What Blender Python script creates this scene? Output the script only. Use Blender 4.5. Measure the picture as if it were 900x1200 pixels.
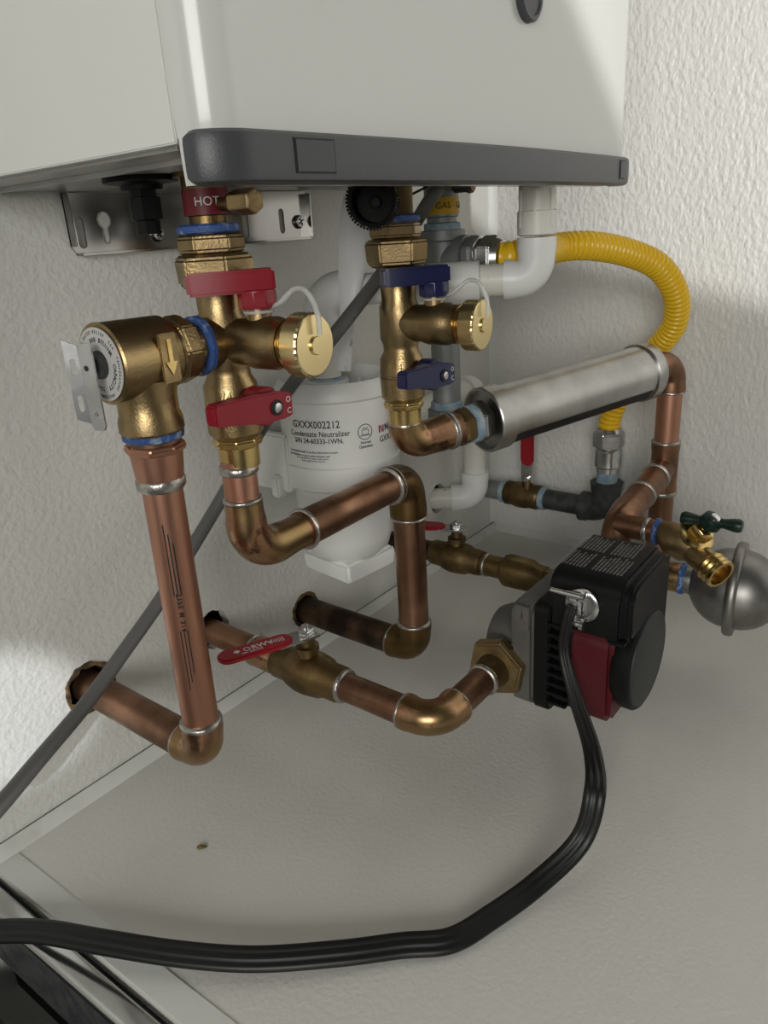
import bpy, bmesh, math, random
from math import pi, sin, cos, atan2, radians
from mathutils import Vector, Matrix
random.seed(7)
for o in list(bpy.data.objects): bpy.data.objects.remove(o)
scn = bpy.context.scene
COL = scn.collection

# ------------------------------------------------------------------ camera
YAW, PITCH, ROLL, FPX, ZC = .678816, .366145, .062943, 872.8, .4135
_f = Vector((cos(PITCH)*cos(YAW), cos(PITCH)*sin(YAW), -sin(PITCH)))
_r = Vector((sin(YAW), -cos(YAW), 0)); _d = _f.cross(_r)
CR = cos(ROLL)*_r + sin(ROLL)*_d
CD = -sin(ROLL)*_r + cos(ROLL)*_d
CF = _f
CAMP = Vector((0, 0, ZC))
cam = bpy.data.cameras.new('camera'); co = bpy.data.objects.new('camera', cam); COL.objects.link(co)
cam.sensor_fit = 'VERTICAL'; cam.sensor_height = 36.0; cam.lens = FPX/1200*36.0
cam.clip_start = .005; cam.clip_end = 50
mw = Matrix((( CR.x, -CD.x, -CF.x, 0), (CR.y, -CD.y, -CF.y, 0), (CR.z, -CD.z, -CF.z, ZC), (0, 0, 0, 1)))
co.matrix_world = mw
scn.camera = co

def at(x, y, **k):
    """world point on the plane X=, Y= or Z= seen at pixel x,y (900x1200 frame)"""
    r = CR*((x-450)/FPX) + CD*((y-600)/FPX) + CF
    a, v = list(k.items())[0]; i = 'XYZ'.index(a)
    return CAMP + r*((v-CAMP[i])/r[i])
def depth(p): return (Vector(p)-CAMP).dot(CF)
def px(p):
    q = Vector(p)-CAMP; d = q.dot(CF)
    return (450+FPX*q.dot(CR)/d, 600+FPX*q.dot(CD)/d)

# ------------------------------------------------------------------ light
scn.view_settings.view_transform = 'Standard'; scn.view_settings.look = 'None'
scn.view_settings.gamma = 1; scn.view_settings.use_curve_mapping = False
scn.view_settings.exposure = 0.0
w = bpy.data.worlds.new('world'); scn.world = w; w.use_nodes = True
w.node_tree.nodes['Background'].inputs[0].default_value = (1, 1, .93, 1)
w.node_tree.nodes['Background'].inputs[1].default_value = .04
def lamp(name, kind, loc, target=None, direction=None, energy=10, color=(1, 1, 1), **k):
    l = bpy.data.lights.new(name, kind); o = bpy.data.objects.new(name, l); COL.objects.link(o)
    o.location = loc; l.energy = energy; l.color = color
    d = Vector(direction) if direction else Vector(target)-Vector(loc)
    o.rotation_euler = d.to_track_quat('-Z', 'Y').to_euler()
    for a, v in k.items(): setattr(l, a, v)
    return o
# soft area light added left of the viewer for the ambient level
lamp('soft_side_light', 'AREA', (-1.25, -.62, .70), target=(.35, .36, .20), energy=19, color=(1, .985, .94), shape='RECTANGLE', size=.9, size_y=.7)
# spot added behind the viewer, its cone edge stands in for the viewer's shadow
lamp('shadow_edge_spot', 'SPOT', (-.15, -.85, .686), direction=(.508, -.191, .840), energy=60, color=(1, .985, .965), spot_size=pi, spot_blend=.012, shadow_soft_size=.015)
# narrow spot added to make the bright patch on the wall, lower left
lamp('wall_patch_spot', 'SPOT', (-.55, -.35, .55), target=at(-4, 848, Y=.5), energy=44, color=(.93, .96, 1), spot_size=radians(5.6), spot_blend=.4, shadow_soft_size=.012)

# ------------------------------------------------------------------ materials
MATS = {}
def nd(nt, t, **k):
    n = nt.nodes.new(t)
    for a, v in k.items(): setattr(n, a, v)
    return n
def mat(name, col, rough=.5, metal=0, col2=None, cscale=20, rough2=None, bump=0, bscale=200, bdist=.001, spec=.5, coat=0,
        trans=0, alpha=1, detail=4, speck=None, sscale=60, scut=.72, stretch=None, lo=.4, hi=.6, ior=1.45):
    if name in MATS: return MATS[name]
    m = bpy.data.materials.new(name); MATS[name] = m; m.use_nodes = True
    nt = m.node_tree; b = nt.nodes['Principled BSDF']
    b.inputs['Metallic'].default_value = metal; b.inputs['Roughness'].default_value = rough
    b.inputs['Specular IOR Level'].default_value = spec; b.inputs['Coat Weight'].default_value = coat
    b.inputs['Transmission Weight'].default_value = trans; b.inputs['Alpha'].default_value = alpha
    b.inputs['IOR'].default_value = ior
    b.inputs['Base Color'].default_value = (*col, 1)
    tc = nd(nt, 'ShaderNodeTexCoord'); src = tc.outputs['Object']
    if stretch:
        mp = nd(nt, 'ShaderNodeMapping'); mp.inputs['Scale'].default_value = stretch
        nt.links.new(src, mp.inputs[0]); src = mp.outputs[0]
    c_out = None
    if col2:
        n = nd(nt, 'ShaderNodeTexNoise'); n.inputs['Scale'].default_value = cscale; n.inputs['Detail'].default_value = detail
        nt.links.new(src, n.inputs['Vector'])
        mr = nd(nt, 'ShaderNodeMapRange'); mr.inputs['From Min'].default_value = lo; mr.inputs['From Max'].default_value = hi
        nt.links.new(n.outputs['Fac'], mr.inputs['Value'])
        mx = nd(nt, 'ShaderNodeMix', data_type='RGBA'); mx.inputs['A'].default_value = (*col, 1); mx.inputs['B'].default_value = (*col2, 1)
        nt.links.new(mr.outputs[0], mx.inputs['Factor']); c_out = mx.outputs['Result']
        if rough2 is not None:
            m2 = nd(nt, 'ShaderNodeMapRange'); m2.inputs['From Min'].default_value = lo; m2.inputs['From Max'].default_value = hi
            m2.inputs['To Min'].default_value = rough; m2.inputs['To Max'].default_value = rough2
            nt.links.new(n.outputs['Fac'], m2.inputs['Value']); nt.links.new(m2.outputs[0], b.inputs['Roughness'])
    if speck:
        n = nd(nt, 'ShaderNodeTexNoise'); n.inputs['Scale'].default_value = sscale; n.inputs['Detail'].default_value = 6
        n.inputs['Roughness'].default_value = .6
        nt.links.new(tc.outputs['Object'], n.inputs['Vector'])
        mr = nd(nt, 'ShaderNodeMapRange'); mr.inputs['From Min'].default_value = scut; mr.inputs['From Max'].default_value = scut+.04
        nt.links.new(n.outputs['Fac'], mr.inputs['Value'])
        mx = nd(nt, 'ShaderNodeMix', data_type='RGBA'); mx.inputs['A'].default_value = (*col, 1); mx.inputs['B'].default_value = (*speck, 1)
        if c_out: nt.links.new(c_out, mx.inputs['A'])
        nt.links.new(mr.outputs[0], mx.inputs['Factor']); c_out = mx.outputs['Result']
    if c_out: nt.links.new(c_out, b.inputs['Base Color'])
    if bump:
        n = nd(nt, 'ShaderNodeTexNoise'); n.inputs['Scale'].default_value = bscale; n.inputs['Detail'].default_value = 1.5
        nt.links.new(src if stretch else tc.outputs['Object'], n.inputs['Vector'])
        bp = nd(nt, 'ShaderNodeBump'); bp.inputs['Strength'].default_value = bump; bp.inputs['Distance'].default_value = bdist
        nt.links.new(n.outputs['Fac'], bp.inputs['Height']); nt.links.new(bp.outputs[0], b.inputs['Normal'])
    return m
WALL = mat('pebbled_panel', (.70, .70, .66), .38, bump=.5, bscale=190, bdist=.0022, speck=(.12, .11, .09), sscale=34, scut=.79)
WALLR = mat('pebbled_panel_coarse', (.70, .695, .665), .36, bump=.8, bscale=210, bdist=.0026, stretch=(1, 1, .6), speck=(.12, .11, .09), sscale=34, scut=.80)
FLOOR = mat('floor_panel', (.67, .665, .62), .42, bump=.3, bscale=300, bdist=.0012, speck=(.30, .26, .17), sscale=22, scut=.765, col2=(.60, .595, .55), cscale=6, lo=.45, hi=.7)
TRIM = mat('trim_vinyl', (.68, .69, .66), .4, col2=(.58, .58, .54), cscale=30, lo=.55, hi=.75)
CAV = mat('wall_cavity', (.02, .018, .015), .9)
CARD = mat('hole_edge_board', (.20, .12, .055), .95, bump=.8, bscale=300, bdist=.002, col2=(.06, .04, .02), cscale=120)
ENAMEL = mat('white_enamel', (.70, .70, .67), .32, coat=.2)
COVER = mat('cover_enamel', (.62, .63, .60), .22, coat=.3)
UNDER = mat('bottom_sheet', (.46, .45, .43), .35, metal=.7, col2=(.36, .35, .34), cscale=25)
BEZEL = mat('grey_bezel', (.055, .057, .063), .38, bump=.08, bscale=900)
BEZ2 = mat('grey_bezel_tab', (.05, .052, .058), .42)
BLACK = mat('black_plastic', (.005, .005, .0055), .5, spec=.25, bump=.1, bscale=600)
BLACKM = mat('matte_black', (.008, .008, .009), .55)
BRASS = mat('cast_brass', (.38, .275, .135), .31, metal=1, col2=(.27, .195, .10), cscale=40, rough2=.45, bump=.25, bscale=700, bdist=.0006)
BRASSD = mat('dark_brass', (.22, .15, .065), .42, metal=1, col2=(.13, .09, .045), cscale=45, rough2=.55, bump=.25, bscale=600, bdist=.0006)
BRASSB = mat('bright_brass', (.72, .53, .22), .25, metal=1, col2=(.55, .39, .15), cscale=60)
CAPB = mat('machined_brass', (.86, .69, .36), .27, metal=1)
COPPER = mat('clean_copper', (.66, .36, .255), .3, metal=1, col2=(.50, .25, .17), cscale=22, rough2=.42, stretch=(1, 1, .25), bump=.1, bscale=300, bdist=.0004)
COPPERB = mat('aged_copper', (.33, .18, .11), .3, metal=1, col2=(.18, .098, .06), cscale=26, rough2=.5, bump=.12, bscale=260, bdist=.0005, lo=.38, hi=.62)
COPPERD = mat('tarnished_copper', (.15, .09, .055), .4, metal=1, col2=(.05, .035, .028), cscale=30, rough2=.6, bump=.12, bscale=260, bdist=.0005)
ELBOW = mat('heat_stained_copper', (.38, .21, .125), .26, metal=1, col2=(.34, .235, .105), cscale=38, rough2=.34, speck=(.16, .08, .05), sscale=45, scut=.6, bump=.1, bscale=220, bdist=.0006)
ELBOWD = mat('burnt_copper', (.20, .115, .05), .32, metal=1, col2=(.13, .085, .03), cscale=40, rough2=.45, speck=(.02, .015, .012), sscale=40, scut=.66)
SOLDER = mat('solder', (.52, .50, .465), .36, metal=1, col2=(.38, .36, .33), cscale=120, bump=.4, bscale=500, bdist=.0008)
BTAPE = mat('blue_sealant', (.035, .085, .26), .5, col2=(.25, .33, .45), cscale=140, lo=.55, hi=.7, bump=.6, bscale=500, bdist=.001)
PTAPE = mat('pale_blue_sealant', (.20, .33, .44), .55, col2=(.36, .42, .45), cscale=140, bump=.6, bscale=500, bdist=.001)
STEEL = mat('brushed_steel', (.50, .49, .47), .34, metal=1, col2=(.40, .39, .375), cscale=30)
ZINC = mat('zinc_plated', (.66, .66, .66), .24, metal=1, col2=(.5, .5, .5), cscale=60)
CHROME = mat('bracket_steel', (.36, .35, .335), .15, metal=1, col2=(.28, .27, .26), cscale=8)
TANK = mat('dull_steel', (.30, .29, .275), .42, metal=1, col2=(.22, .213, .20), cscale=30)
GALV = mat('galvanized_iron', (.27, .285, .285), .55, metal=.6, col2=(.29, .305, .30), cscale=55, bump=.3, bscale=260, bdist=.0008)
IRON = mat('black_iron', (.055, .058, .06), .5, metal=.5, col2=(.09, .095, .095), cscale=80, bump=.3, bscale=300, bdist=.0008)
CAST = mat('cast_iron_paint', (.135, .13, .12), .5, metal=.2, bump=.5, bscale=500, bdist=.0008, col2=(.10, .097, .09), cscale=20)
PVC = mat('white_pvc', (.74, .745, .73), .35, speck=(.30, .29, .27), sscale=50, scut=.74)
PVCP = mat('pvc_pipe', (.70, .69, .63), .38, speck=(.08, .08, .07), sscale=80, scut=.70)
CAN = mat('white_polypropylene', (.78, .79, .77), .38)
YELLOW = mat('yellow_jacket', (.80, .50, .012), .33, coat=.2)
RED = mat('red_handle', (.25, .009, .020), .36, coat=.05)
REDV = mat('red_vinyl', (.30, .009, .017), .42)
BLUE = mat('navy_handle', (.011, .014, .065), .33, coat=.15)
REDL = mat('red_label', (.13, .008, .014), .5)
YLAB = mat('yellow_label', (.62, .36, .01), .5)
WHITEINK = mat('white_ink', (.62, .62, .60), .6)
BLACKINK = mat('black_ink', (.012, .012, .012), .6)
GREYINK = mat('grey_ink', (.22, .22, .22), .6)
REDINK = mat('red_ink', (.35, .02, .03), .6)
LABELW = mat('dial_label', (.52, .51, .49), .45)
PUMPRED = mat('pump_red', (.08, .0035, .008), .48)
PUMPDISC = mat('pump_disc', (.020, .022, .022), .5, speck=(.3, .33, .32), sscale=130, scut=.74)
GREEN = mat('green_handle', (.004, .018, .012), .38)
CLEAR = mat('clear_strap', (.80, .82, .79), .25, trans=.55, ior=1.3)
GREYCAB = mat('grey_cable', (.13, .13, .125), .45)
CORD = mat('black_cord', (.006, .006, .0065), .42)
LEAF = mat('dry_leaf', (.23, .17, .06), .7, col2=(.12, .09, .03), cscale=300)
RAIL = mat('rail_steel', (.55, .55, .54), .2, metal=1, col2=(.45, .45, .44), cscale=15)
VOIDSHADE = mat('void_shade', (.02, .02, .022), .6)
SHEETW = mat('white_sheet', (.72, .73, .73), .4, speck=(.35, .45, .5), sscale=60, scut=.66)

# ------------------------------------------------------------------ mesh builders
def basis(axis, up=None):
    a = Vector(axis).normalized()
    u = Vector(up) if up is not None else (Vector((0, 0, 1)) if abs(a.z) < .9 else Vector((1, 0, 0)))
    u = (u - a*u.dot(a)).normalized(); v = a.cross(u)
    return a, u, v
class MB:
    def __init__(s): s.v = []; s.f = []
    def ring_faces(s, a, b, n):
        for i in range(n):
            j = (i+1) % n; s.f.append((a+i, a+j, b+j, b+i))
    def revolve(s, prof, o, axis, seg=32, up=None, rot=0, cap=True, fn=None):
        """prof: (distance along axis, radius)"""
        a, u, v = basis(axis, up); o = Vector(o); st = []
        for k, (t, r) in enumerate(prof):
            st.append(len(s.v))
            for i in range(seg):
                th = 2*pi*i/seg + rot
                rr = fn(k, i, r) if fn else r
                s.v.append(o + a*t + (u*cos(th) + v*sin(th))*rr)
        for k in range(len(prof)-1): s.ring_faces(st[k], st[k+1], seg)
        if cap:
            s.f.append(tuple(range(st[0]+seg-1, st[0]-1, -1))); s.f.append(tuple(range(st[-1], st[-1]+seg)))
        return s
    def tube(s, pts, r, seg=20, cap=True, up=None, sq=None):
        pts = [Vector(p) for p in pts]; n = len(pts); st = []
        t0 = (pts[1]-pts[0]).normalized(); _, u, v = basis(t0, up)
        for k in range(n):
            t = (pts[min(k+1, n-1)]-pts[max(k-1, 0)]).normalized()
            u = (u - t*u.dot(t)).normalized(); v = t.cross(u)
            rr = r[k] if isinstance(r, (list, tuple)) else r
            st.append(len(s.v))
            for i in range(seg):
                th = 2*pi*i/seg
                if sq: q = sq(th); s.v.append(pts[k] + u*q[0] + v*q[1])
                else: s.v.append(pts[k] + (u*cos(th)+v*sin(th))*rr)
        for k in range(n-1): s.ring_faces(st[k], st[k+1], seg)
        if cap:
            s.f.append(tuple(range(st[0]+seg-1, st[0]-1, -1))); s.f.append(tuple(range(st[-1], st[-1]+seg)))
        return s
    def box(s, c, size, x=(1, 0, 0), z=(0, 0, 1)):
        x = Vector(x).normalized(); z = Vector(z); z = (z-x*z.dot(x)).normalized(); y = z.cross(x); c = Vector(c); b = len(s.v)
        for i in (-1, 1):
            for j in (-1, 1):
                for k in (-1, 1): s.v.append(c + x*(i*size[0]/2) + y*(j*size[1]/2) + z*(k*size[2]/2))
        for q in ((0, 1, 3, 2), (4, 6, 7, 5), (0, 4, 5, 1), (2, 3, 7, 6), (0, 2, 6, 4), (1, 5, 7, 3)): s.f.append(tuple(b+i for i in q))
        return s
    def prism(s, poly, o, u, v, n, depth):
        """poly in (u,v) from o, extruded along n"""
        o = Vector(o); u = Vector(u); v = Vector(v); n = Vector(n).normalized()*depth; b = len(s.v); m = len(poly)
        for p in poly: s.v.append(o+u*p[0]+v*p[1])
        for p in poly: s.v.append(o+u*p[0]+v*p[1]+n)
        s.f.append(tuple(range(b+m-1, b-1, -1))); s.f.append(tuple(range(b+m, b+2*m))); s.ring_faces(b, b+m, m)
        return s
    def build(s, name, m, parent=None, bevel=0, angle=35, smooth=True, bseg=2):
        me = bpy.data.meshes.new(name); me.from_pydata([tuple(p) for p in s.v], [], s.f)
        bm = bmesh.new(); bm.from_mesh(me); bmesh.ops.recalc_face_normals(bm, faces=bm.faces)
        if bevel:
            ed = [e for e in bm.edges if len(e.link_faces) == 2 and e.calc_face_angle() > radians(30)]
            bmesh.ops.bevel(bm, geom=ed, offset=bevel, segments=bseg, affect='EDGES', clamp_overlap=True)
        bm.to_mesh(me); bm.free()
        if smooth:
            me.polygons.foreach_set('use_smooth', [True]*len(me.polygons)); me.set_sharp_from_angle(angle=radians(angle))
        me.materials.append(m)
        o = bpy.data.objects.new(name, me); COL.objects.link(o)
        if parent: setpar(o, parent)
        return o
def setpar(o, parent):
    bpy_loc = world_of(parent)
    o.parent = parent; o.matrix_parent_inverse = bpy_loc.inverted()
def world_of(o):
    m = Matrix.Translation(o.location)
    return m if o.parent is None else m
def thing(name, label, cat, loc, group=None):
    o = bpy.data.objects.new(name, None); COL.objects.link(o); o.location = Vector(loc); o.empty_display_size = .02
    o['label'] = label; o['category'] = cat
    if group: o['group'] = group
    return o
def tag(o, label, cat, group=None):
    o['label'] = label; o['category'] = cat
    if group: o['group'] = group
    return o
def struct(o): o['kind'] = 'structure'; return o

def curve_plate(outer, holes, thick):
    """2D filled outline with holes, extruded: returns (verts, faces) with z in -thick/2..thick/2"""
    cu = bpy.data.curves.new('tmp', 'CURVE'); cu.dimensions = '2D'; cu.fill_mode = 'BOTH'; cu.extrude = thick/2
    for pl in [outer]+holes:
        sp = cu.splines.new('POLY'); sp.points.add(len(pl)-1); sp.use_cyclic_u = True
        for p, q in zip(sp.points, pl): p.co = (q[0], q[1], 0, 1)
    return take(cu)
def take(cu):
    ob = bpy.data.objects.new('tmp', cu); COL.objects.link(ob)
    me = bpy.data.meshes.new_from_object(ob.evaluated_get(bpy.context.evaluated_depsgraph_get()))
    vs = [v.co.copy() for v in me.vertices]; fs = [tuple(p.vertices) for p in me.polygons]
    bpy.data.objects.remove(ob); bpy.data.curves.remove(cu); bpy.data.meshes.remove(me)
    return vs, fs
def text2d(body, size, align='CENTER', bold=0, thick=.0001, res=3, yalign='CENTER'):
    cu = bpy.data.curves.new('tmp', 'FONT'); cu.body = body; cu.size = size; cu.align_x = align; cu.align_y = yalign
    cu.extrude = thick; cu.offset = bold; cu.resolution_u = res
    return take(cu)
def add_mapped(mb, vf, fn):
    b = len(mb.v); vs, fs = vf
    for p in vs: mb.v.append(Vector(fn(p)))
    for f in fs: mb.f.append(tuple(b+i for i in f))
def flat_map(o, u, v):
    o = Vector(o); u = Vector(u).normalized(); v = Vector(v); v = (v-u*v.dot(u)).normalized(); n = u.cross(v)
    return lambda p: o + u*p[0] + v*p[1] + n*p[2]
def lettering(body, size, o, u, v, m, parent, bold=0, align='CENTER', name='lettering'):
    mb = MB(); add_mapped(mb, text2d(body, size, align, bold), flat_map(o, u, v))
    return mb.build(name, m, parent, smooth=False)
def circ(cx, cy, r, n=28, jag=0):
    return [(cx+(r+random.uniform(-jag, jag))*cos(2*pi*i/n), cy+(r+random.uniform(-jag, jag))*sin(2*pi*i/n)) for i in range(n)]
def spline(pts, n=12):
    pts = [Vector(p) for p in pts]; P = [pts[0]*2-pts[1]]+pts+[pts[-1]*2-pts[-2]]; out = []
    for i in range(1, len(P)-2):
        for k in range(n):
            t = k/n; a, b, c, d = P[i-1:i+3]
            out.append(.5*((2*b)+(c-a)*t+(2*a-5*b+4*c-d)*t*t+(3*b-a-3*c+d)*t**3))
    out.append(pts[-1]); return out
X, Y, Z = Vector((1, 0, 0)), Vector((0, 1, 0)), Vector((0, 0, 1))

# pipe pieces -------------------------------------------------------------
def seg_tube(name, a, b, r, m, par, seg=28):
    a = Vector(a); b = Vector(b)
    return MB().revolve([(0, r), ((b-a).length, r)], a, b-a, seg).build(name, m, par)
def elbow(c, d1, d2, r, l1, l2, m, par, R=None, lip=.0007, name='elbow', seg=28):
    """fitting at corner c with sockets of length l1 / l2 towards d1 / d2"""
    c = Vector(c); d1 = Vector(d1).normalized(); d2 = Vector(d2).normalized(); R = R or r*1.35
    ang = d1.angle(d2); t = R/math.tan(ang/2)
    pts = [c+d1*l1, c+d1*(t+(l1-t)*.5)] if l1 > t*1.05 else []
    rr = [r+lip]*len(pts)
    bis = (d1+d2).normalized(); cen = c+bis*(R/sin(ang/2)); a0 = (c+d1*t)-cen; a1 = (c+d2*t)-cen
    for k in range(13):
        q = k/12; v = a0.normalized().slerp(a1.normalized(), q)
        pts.append(cen+v*a0.length); rr.append(r*.995)
    if l2 > t*1.05: pts += [c+d2*(t+(l2-t)*.5), c+d2*l2]; rr += [r+lip]*2
    return MB().tube(pts, rr, seg).build(name, m, par)
def ring(p, axis, r, par, h=.004, m=None, name='solder_ring'):
    a = Vector(axis).normalized()
    return MB().revolve([(-h/2, r*.97), (-h/4, r*1.045), (h/4, r*1.035), (h/2, r*.96)], p, a, 28,
        fn=lambda k, i, rr: rr*(1+random.uniform(-.008, .008))).build(name, m or SOLDER, par, angle=60)
def hexnut(o, axis, r, h, m, par, name='hex_nut', up=None, rot=0, ch=.12, seg=6):
    mb = MB(); c = r*ch
    mb.revolve([(0, r*.9), (c, r), (h-c, r), (h, r*.9)], o, axis, seg, up, rot)
    return mb.build(name, m, par, bevel=r*.05, angle=25)
def capsule2(l0, l1, r, n=10):
    """stadium outline along u from -l0 to l1"""
    p = [(l1-r+r*sin(a), -r*cos(a)) for a in [pi*i/n for i in range(n+1)]]
    p += [(-l0+r-r*sin(a), r*cos(a)) for a in [pi*i/n for i in range(n+1)]]
    return p

# ------------------------------------------------------------------ structure
WY, WX = .5, .868
holes = {  # px, py -> hole in the back wall
 'discharge': (.240, .091, .0205), 'hot': (.4805, .047, .0185), 'recirc': (.363, .081, .0185),
 'return': (.605, .082, .018), 'drain': (.730, .089, .0185), 'gas': (.828, .074, .019)}
def wall_sheet(name, x0, x1, z0, z1, hl, m):
    vf = curve_plate([(x0, z0), (x1, z0), (x1, z1), (x0, z1)], [circ(a, b, r, 26, .0011) for a, b, r in hl], .010)
    mb = MB(); add_mapped(mb, vf, lambda p: Vector((p[0], WY+.005+p[2], p[1])))
    return struct(mb.build(name, m, smooth=False))
wb = wall_sheet('wall_back', -1.2, WX+.02, -.25, 1.6, list(holes.values()), WALL)
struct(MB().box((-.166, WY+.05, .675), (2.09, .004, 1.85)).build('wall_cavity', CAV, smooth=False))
for k, jag in (('discharge', .0014), ('hot', .0010)):
    a, b, r = holes[k]; pj = .0022 if k == 'discharge' else .0010
    MB().revolve([(-pj+.001, r-.0030), (-pj, r+.0006), (.013, r+.0006), (.013, r-.0030), (-pj+.001, r-.0030)], (a, WY, b), Y, 30,
        fn=lambda kk, i, rr: rr+random.uniform(-jag, jag)*1.0, cap=False).build('hole_edge', CARD, wb)
struct(MB().box((WX+.006, -.85, .675), (.012, 2.74, 1.85)).build('wall_right', WALLR, smooth=False))
FX = at(0, 1022, Z=0).x
e2 = at(214, 1200, Z=0)
FX0, FX1 = at(0, 1022, Z=0), e2
sl = (FX1.x-FX0.x)/(FX1.y-FX0.y)
def fx(y, off=0): return FX0.x + sl*(y-FX0.y) + off
fl = MB().prism([(fx(WY), WY+.01), (WX+.012, WY+.01), (WX+.012, -1.2), (fx(-1.2), -1.2)], (0, 0, -.012), X, Y, Z, .012).build('floor', FLOOR, smooth=False)
struct(fl)
lip = MB().prism([(fx(WY, .0), WY-.012), (fx(WY, .017), WY-.012), (fx(-1.2, .017), -1.2), (fx(-1.2), -1.2)], (0, 0, -.0005), X, Y, Z, .0014).build('trim_1', TRIM, smooth=False)
struct(lip)
# cove strips where wall, floor and corner meet
a = .0085
struct(MB().prism([(0, 0), (-a, 0), (-a+.001, .0016), (-.0016, a-.001), (0, a)], (fx(WY), WY-.0017, 0), Y, Z, X, WX-fx(WY)).build('baseboard_back', TRIM, angle=20))
SEAM = mat('gap_shade_dirt', (.10, .10, .09), .8, col2=(.20, .20, .18), cscale=60)  # dark strip colours in the shaded, dirty gap above the trim
struct(MB().prism([(0, 0), (-.0016, 0), (-.0016, .0011), (0, .0011)], (fx(WY), WY, a-.0012), Y, Z, X, WX-fx(WY)).build('trim_gap_shade', SEAM, smooth=False))
struct(MB().prism([(0, 0), (-a, 0), (-a+.001, .0016), (-.0016, a-.001), (0, a)], (WX, WY-.002, 0), X, Z, -Y, 1.6).build('baseboard_right', TRIM, angle=20))
struct(MB().prism([(0, 0), (-a, 0), (-a+.001, -.0016), (-.0016, -a+.001), (0, -a)], (WX, WY, .012), X, Y, Z, 1.5).build('trim_2', TRIM, angle=20))
# near-black slabs painting the shaded void beside the steel rail, left of the floor
struct(MB().box((-.55, -.35, -.085), (1.3, 1.7, .02)).build('floor_lower', VOIDSHADE, smooth=False))
struct(MB().prism([(fx(WY, -.006), WY), (fx(WY, 0), WY), (fx(-1.2), -1.2), (fx(-1.2, -.006), -1.2)], (0, 0, -.12), X, Y, Z, .107).build('wall_plinth', VOIDSHADE, smooth=False))


# ------------------------------------------------------------------ water heater
HX0, HX1, HZ, HTOP = .2125, .646, .449, 1.15
HOT = Vector((.300, .357, 0)); COLD = Vector((.461, .345, 0)); GAS = Vector((.563, .372, 0)); CON = Vector((.545, .275, 0))
wh = thing('water_heater', 'white wall-hung tankless water heater with dark grey lower bezel above the pipes', 'water heater', ((HX0+HX1)/2, WY, HZ))
MB().box(((HX0+HX1)/2, (WY+.2662)/2, (HZ+HTOP)/2), (HX1-HX0, WY-.2662, HTOP-HZ)).build('case', ENAMEL, wh, bevel=.0006)
MB().box(((HX0+HX1)/2, (WY+.27)/2, HZ-.0008), (HX1-HX0-.012, WY-.276, .0016)).build('bottom_plate', UNDER, wh, smooth=False)
MB().box((HX0+.03, (WY+.27)/2, HZ-.0025), (.004, WY-.29, .003)).build('bottom_seam', UNDER, wh)
def plan(off, x0, x1, yb, yf, bow, rc, n=22, nc=7):
    """cover outline: back left -> round front left corner -> bowed front -> front right -> back right"""
    p = [(x0-off, yb)]
    for i in range(nc+1):
        t = pi/2*i/nc; p.append((x0-off+(rc)*(1-cos(t)), yf-off+rc-rc*sin(t)))
    xa, xb = x0-off+rc, x1+off-rc
    for i in range(1, n):
        q = i/n; p.append((xa+(xb-xa)*q, yf-off-bow*sin(pi*q)))
    for i in range(nc+1):
        t = pi/2*i/nc; p.append((x1+off-rc+rc*sin(t), yf-off+rc-rc*cos(t)))
    p.append((x1+off, yb)); return p
mb = MB(); rows = []
for k in range(25):
    q = k/24; z = .4335+(HTOP+.003-.4335)*q**1.5
    b = .007+.006*sin(min(q*1.3, 1)*pi/2)
    inset = .004*(1-min(1, k/4))**2
    pl = plan(-inset, HX0, HX1, .266, .2455, b, .019)
    rows.append(len(mb.v)); mb.v += [Vector((p[0], p[1], z)) for p in pl]
m_ = len(pl)
for k in range(24): mb.ring_faces(rows[k], rows[k+1], m_)
mb.f.append(tuple(range(rows[0]+m_-1, rows[0]-1, -1))); mb.f.append(tuple(range(rows[-1], rows[-1]+m_)))
mb.build('front_cover', COVER, wh, angle=40)
# bezel strip along the lower front
BZ0, BZ1 = .4325, .4528
bx0, bx1 = HX0, HX1
def bez_y(x, off): return .2455-off-.0075*sin(pi*max(0, min(1, (x-HX0-.019)/(HX1-HX0-.038))))
bp_ = [Vector((a_, b_, 0)) for a_, b_ in plan(0, HX0, HX1, .266, .2455, .0075, .019, 40, 16)][3:-3]
bn_ = []
for k in range(len(bp_)):
    t_ = (bp_[min(k+1, len(bp_)-1)]-bp_[max(k-1, 0)]).normalized(); bn_.append(Vector((t_.y, -t_.x, 0)))
if bn_[len(bn_)//2].y > 0: bn_ = [-q for q in bn_]
bl_ = [0]
for a_, b_ in zip(bp_, bp_[1:]): bl_.append(bl_[-1]+(b_-a_).length)
mb = MB(); rows = []
zm = (BZ0+BZ1)/2; hz_ = (BZ1-BZ0)/2
for k, p in enumerate(bp_):
    d_ = min(bl_[k], bl_[-1]-bl_[k]); rd = .0065
    e_ = math.sqrt(max(0, 1-(1-min(1, d_/rd))**2))
    hh = hz_-rd*.85*(1-e_); oo = .0005+.0055*(.25+.75*e_)
    rows.append(len(mb.v))
    for f_, g_ in ((-.006, -1), (oo*.5, -1), (oo*.92, -.86), (oo, -.6), (oo, .6), (oo*.9, .86), (oo*.5, 1), (-.006, 1)):
        mb.v.append(p+bn_[k]*f_+Z*(zm+hh*g_))
for k in range(len(bp_)-1): mb.ring_faces(rows[k], rows[k+1], 8)
mb.f.append(tuple(range(rows[0], rows[0]+8))); mb.f.append(tuple(range(rows[-1]+7, rows[-1]-1, -1)))
bez = mb.build('bezel', BEZEL, wh, angle=40)
def on_bezel(px_, py_):
    p = at(px_, py_, Y=.236); return p.x, p.z
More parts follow.
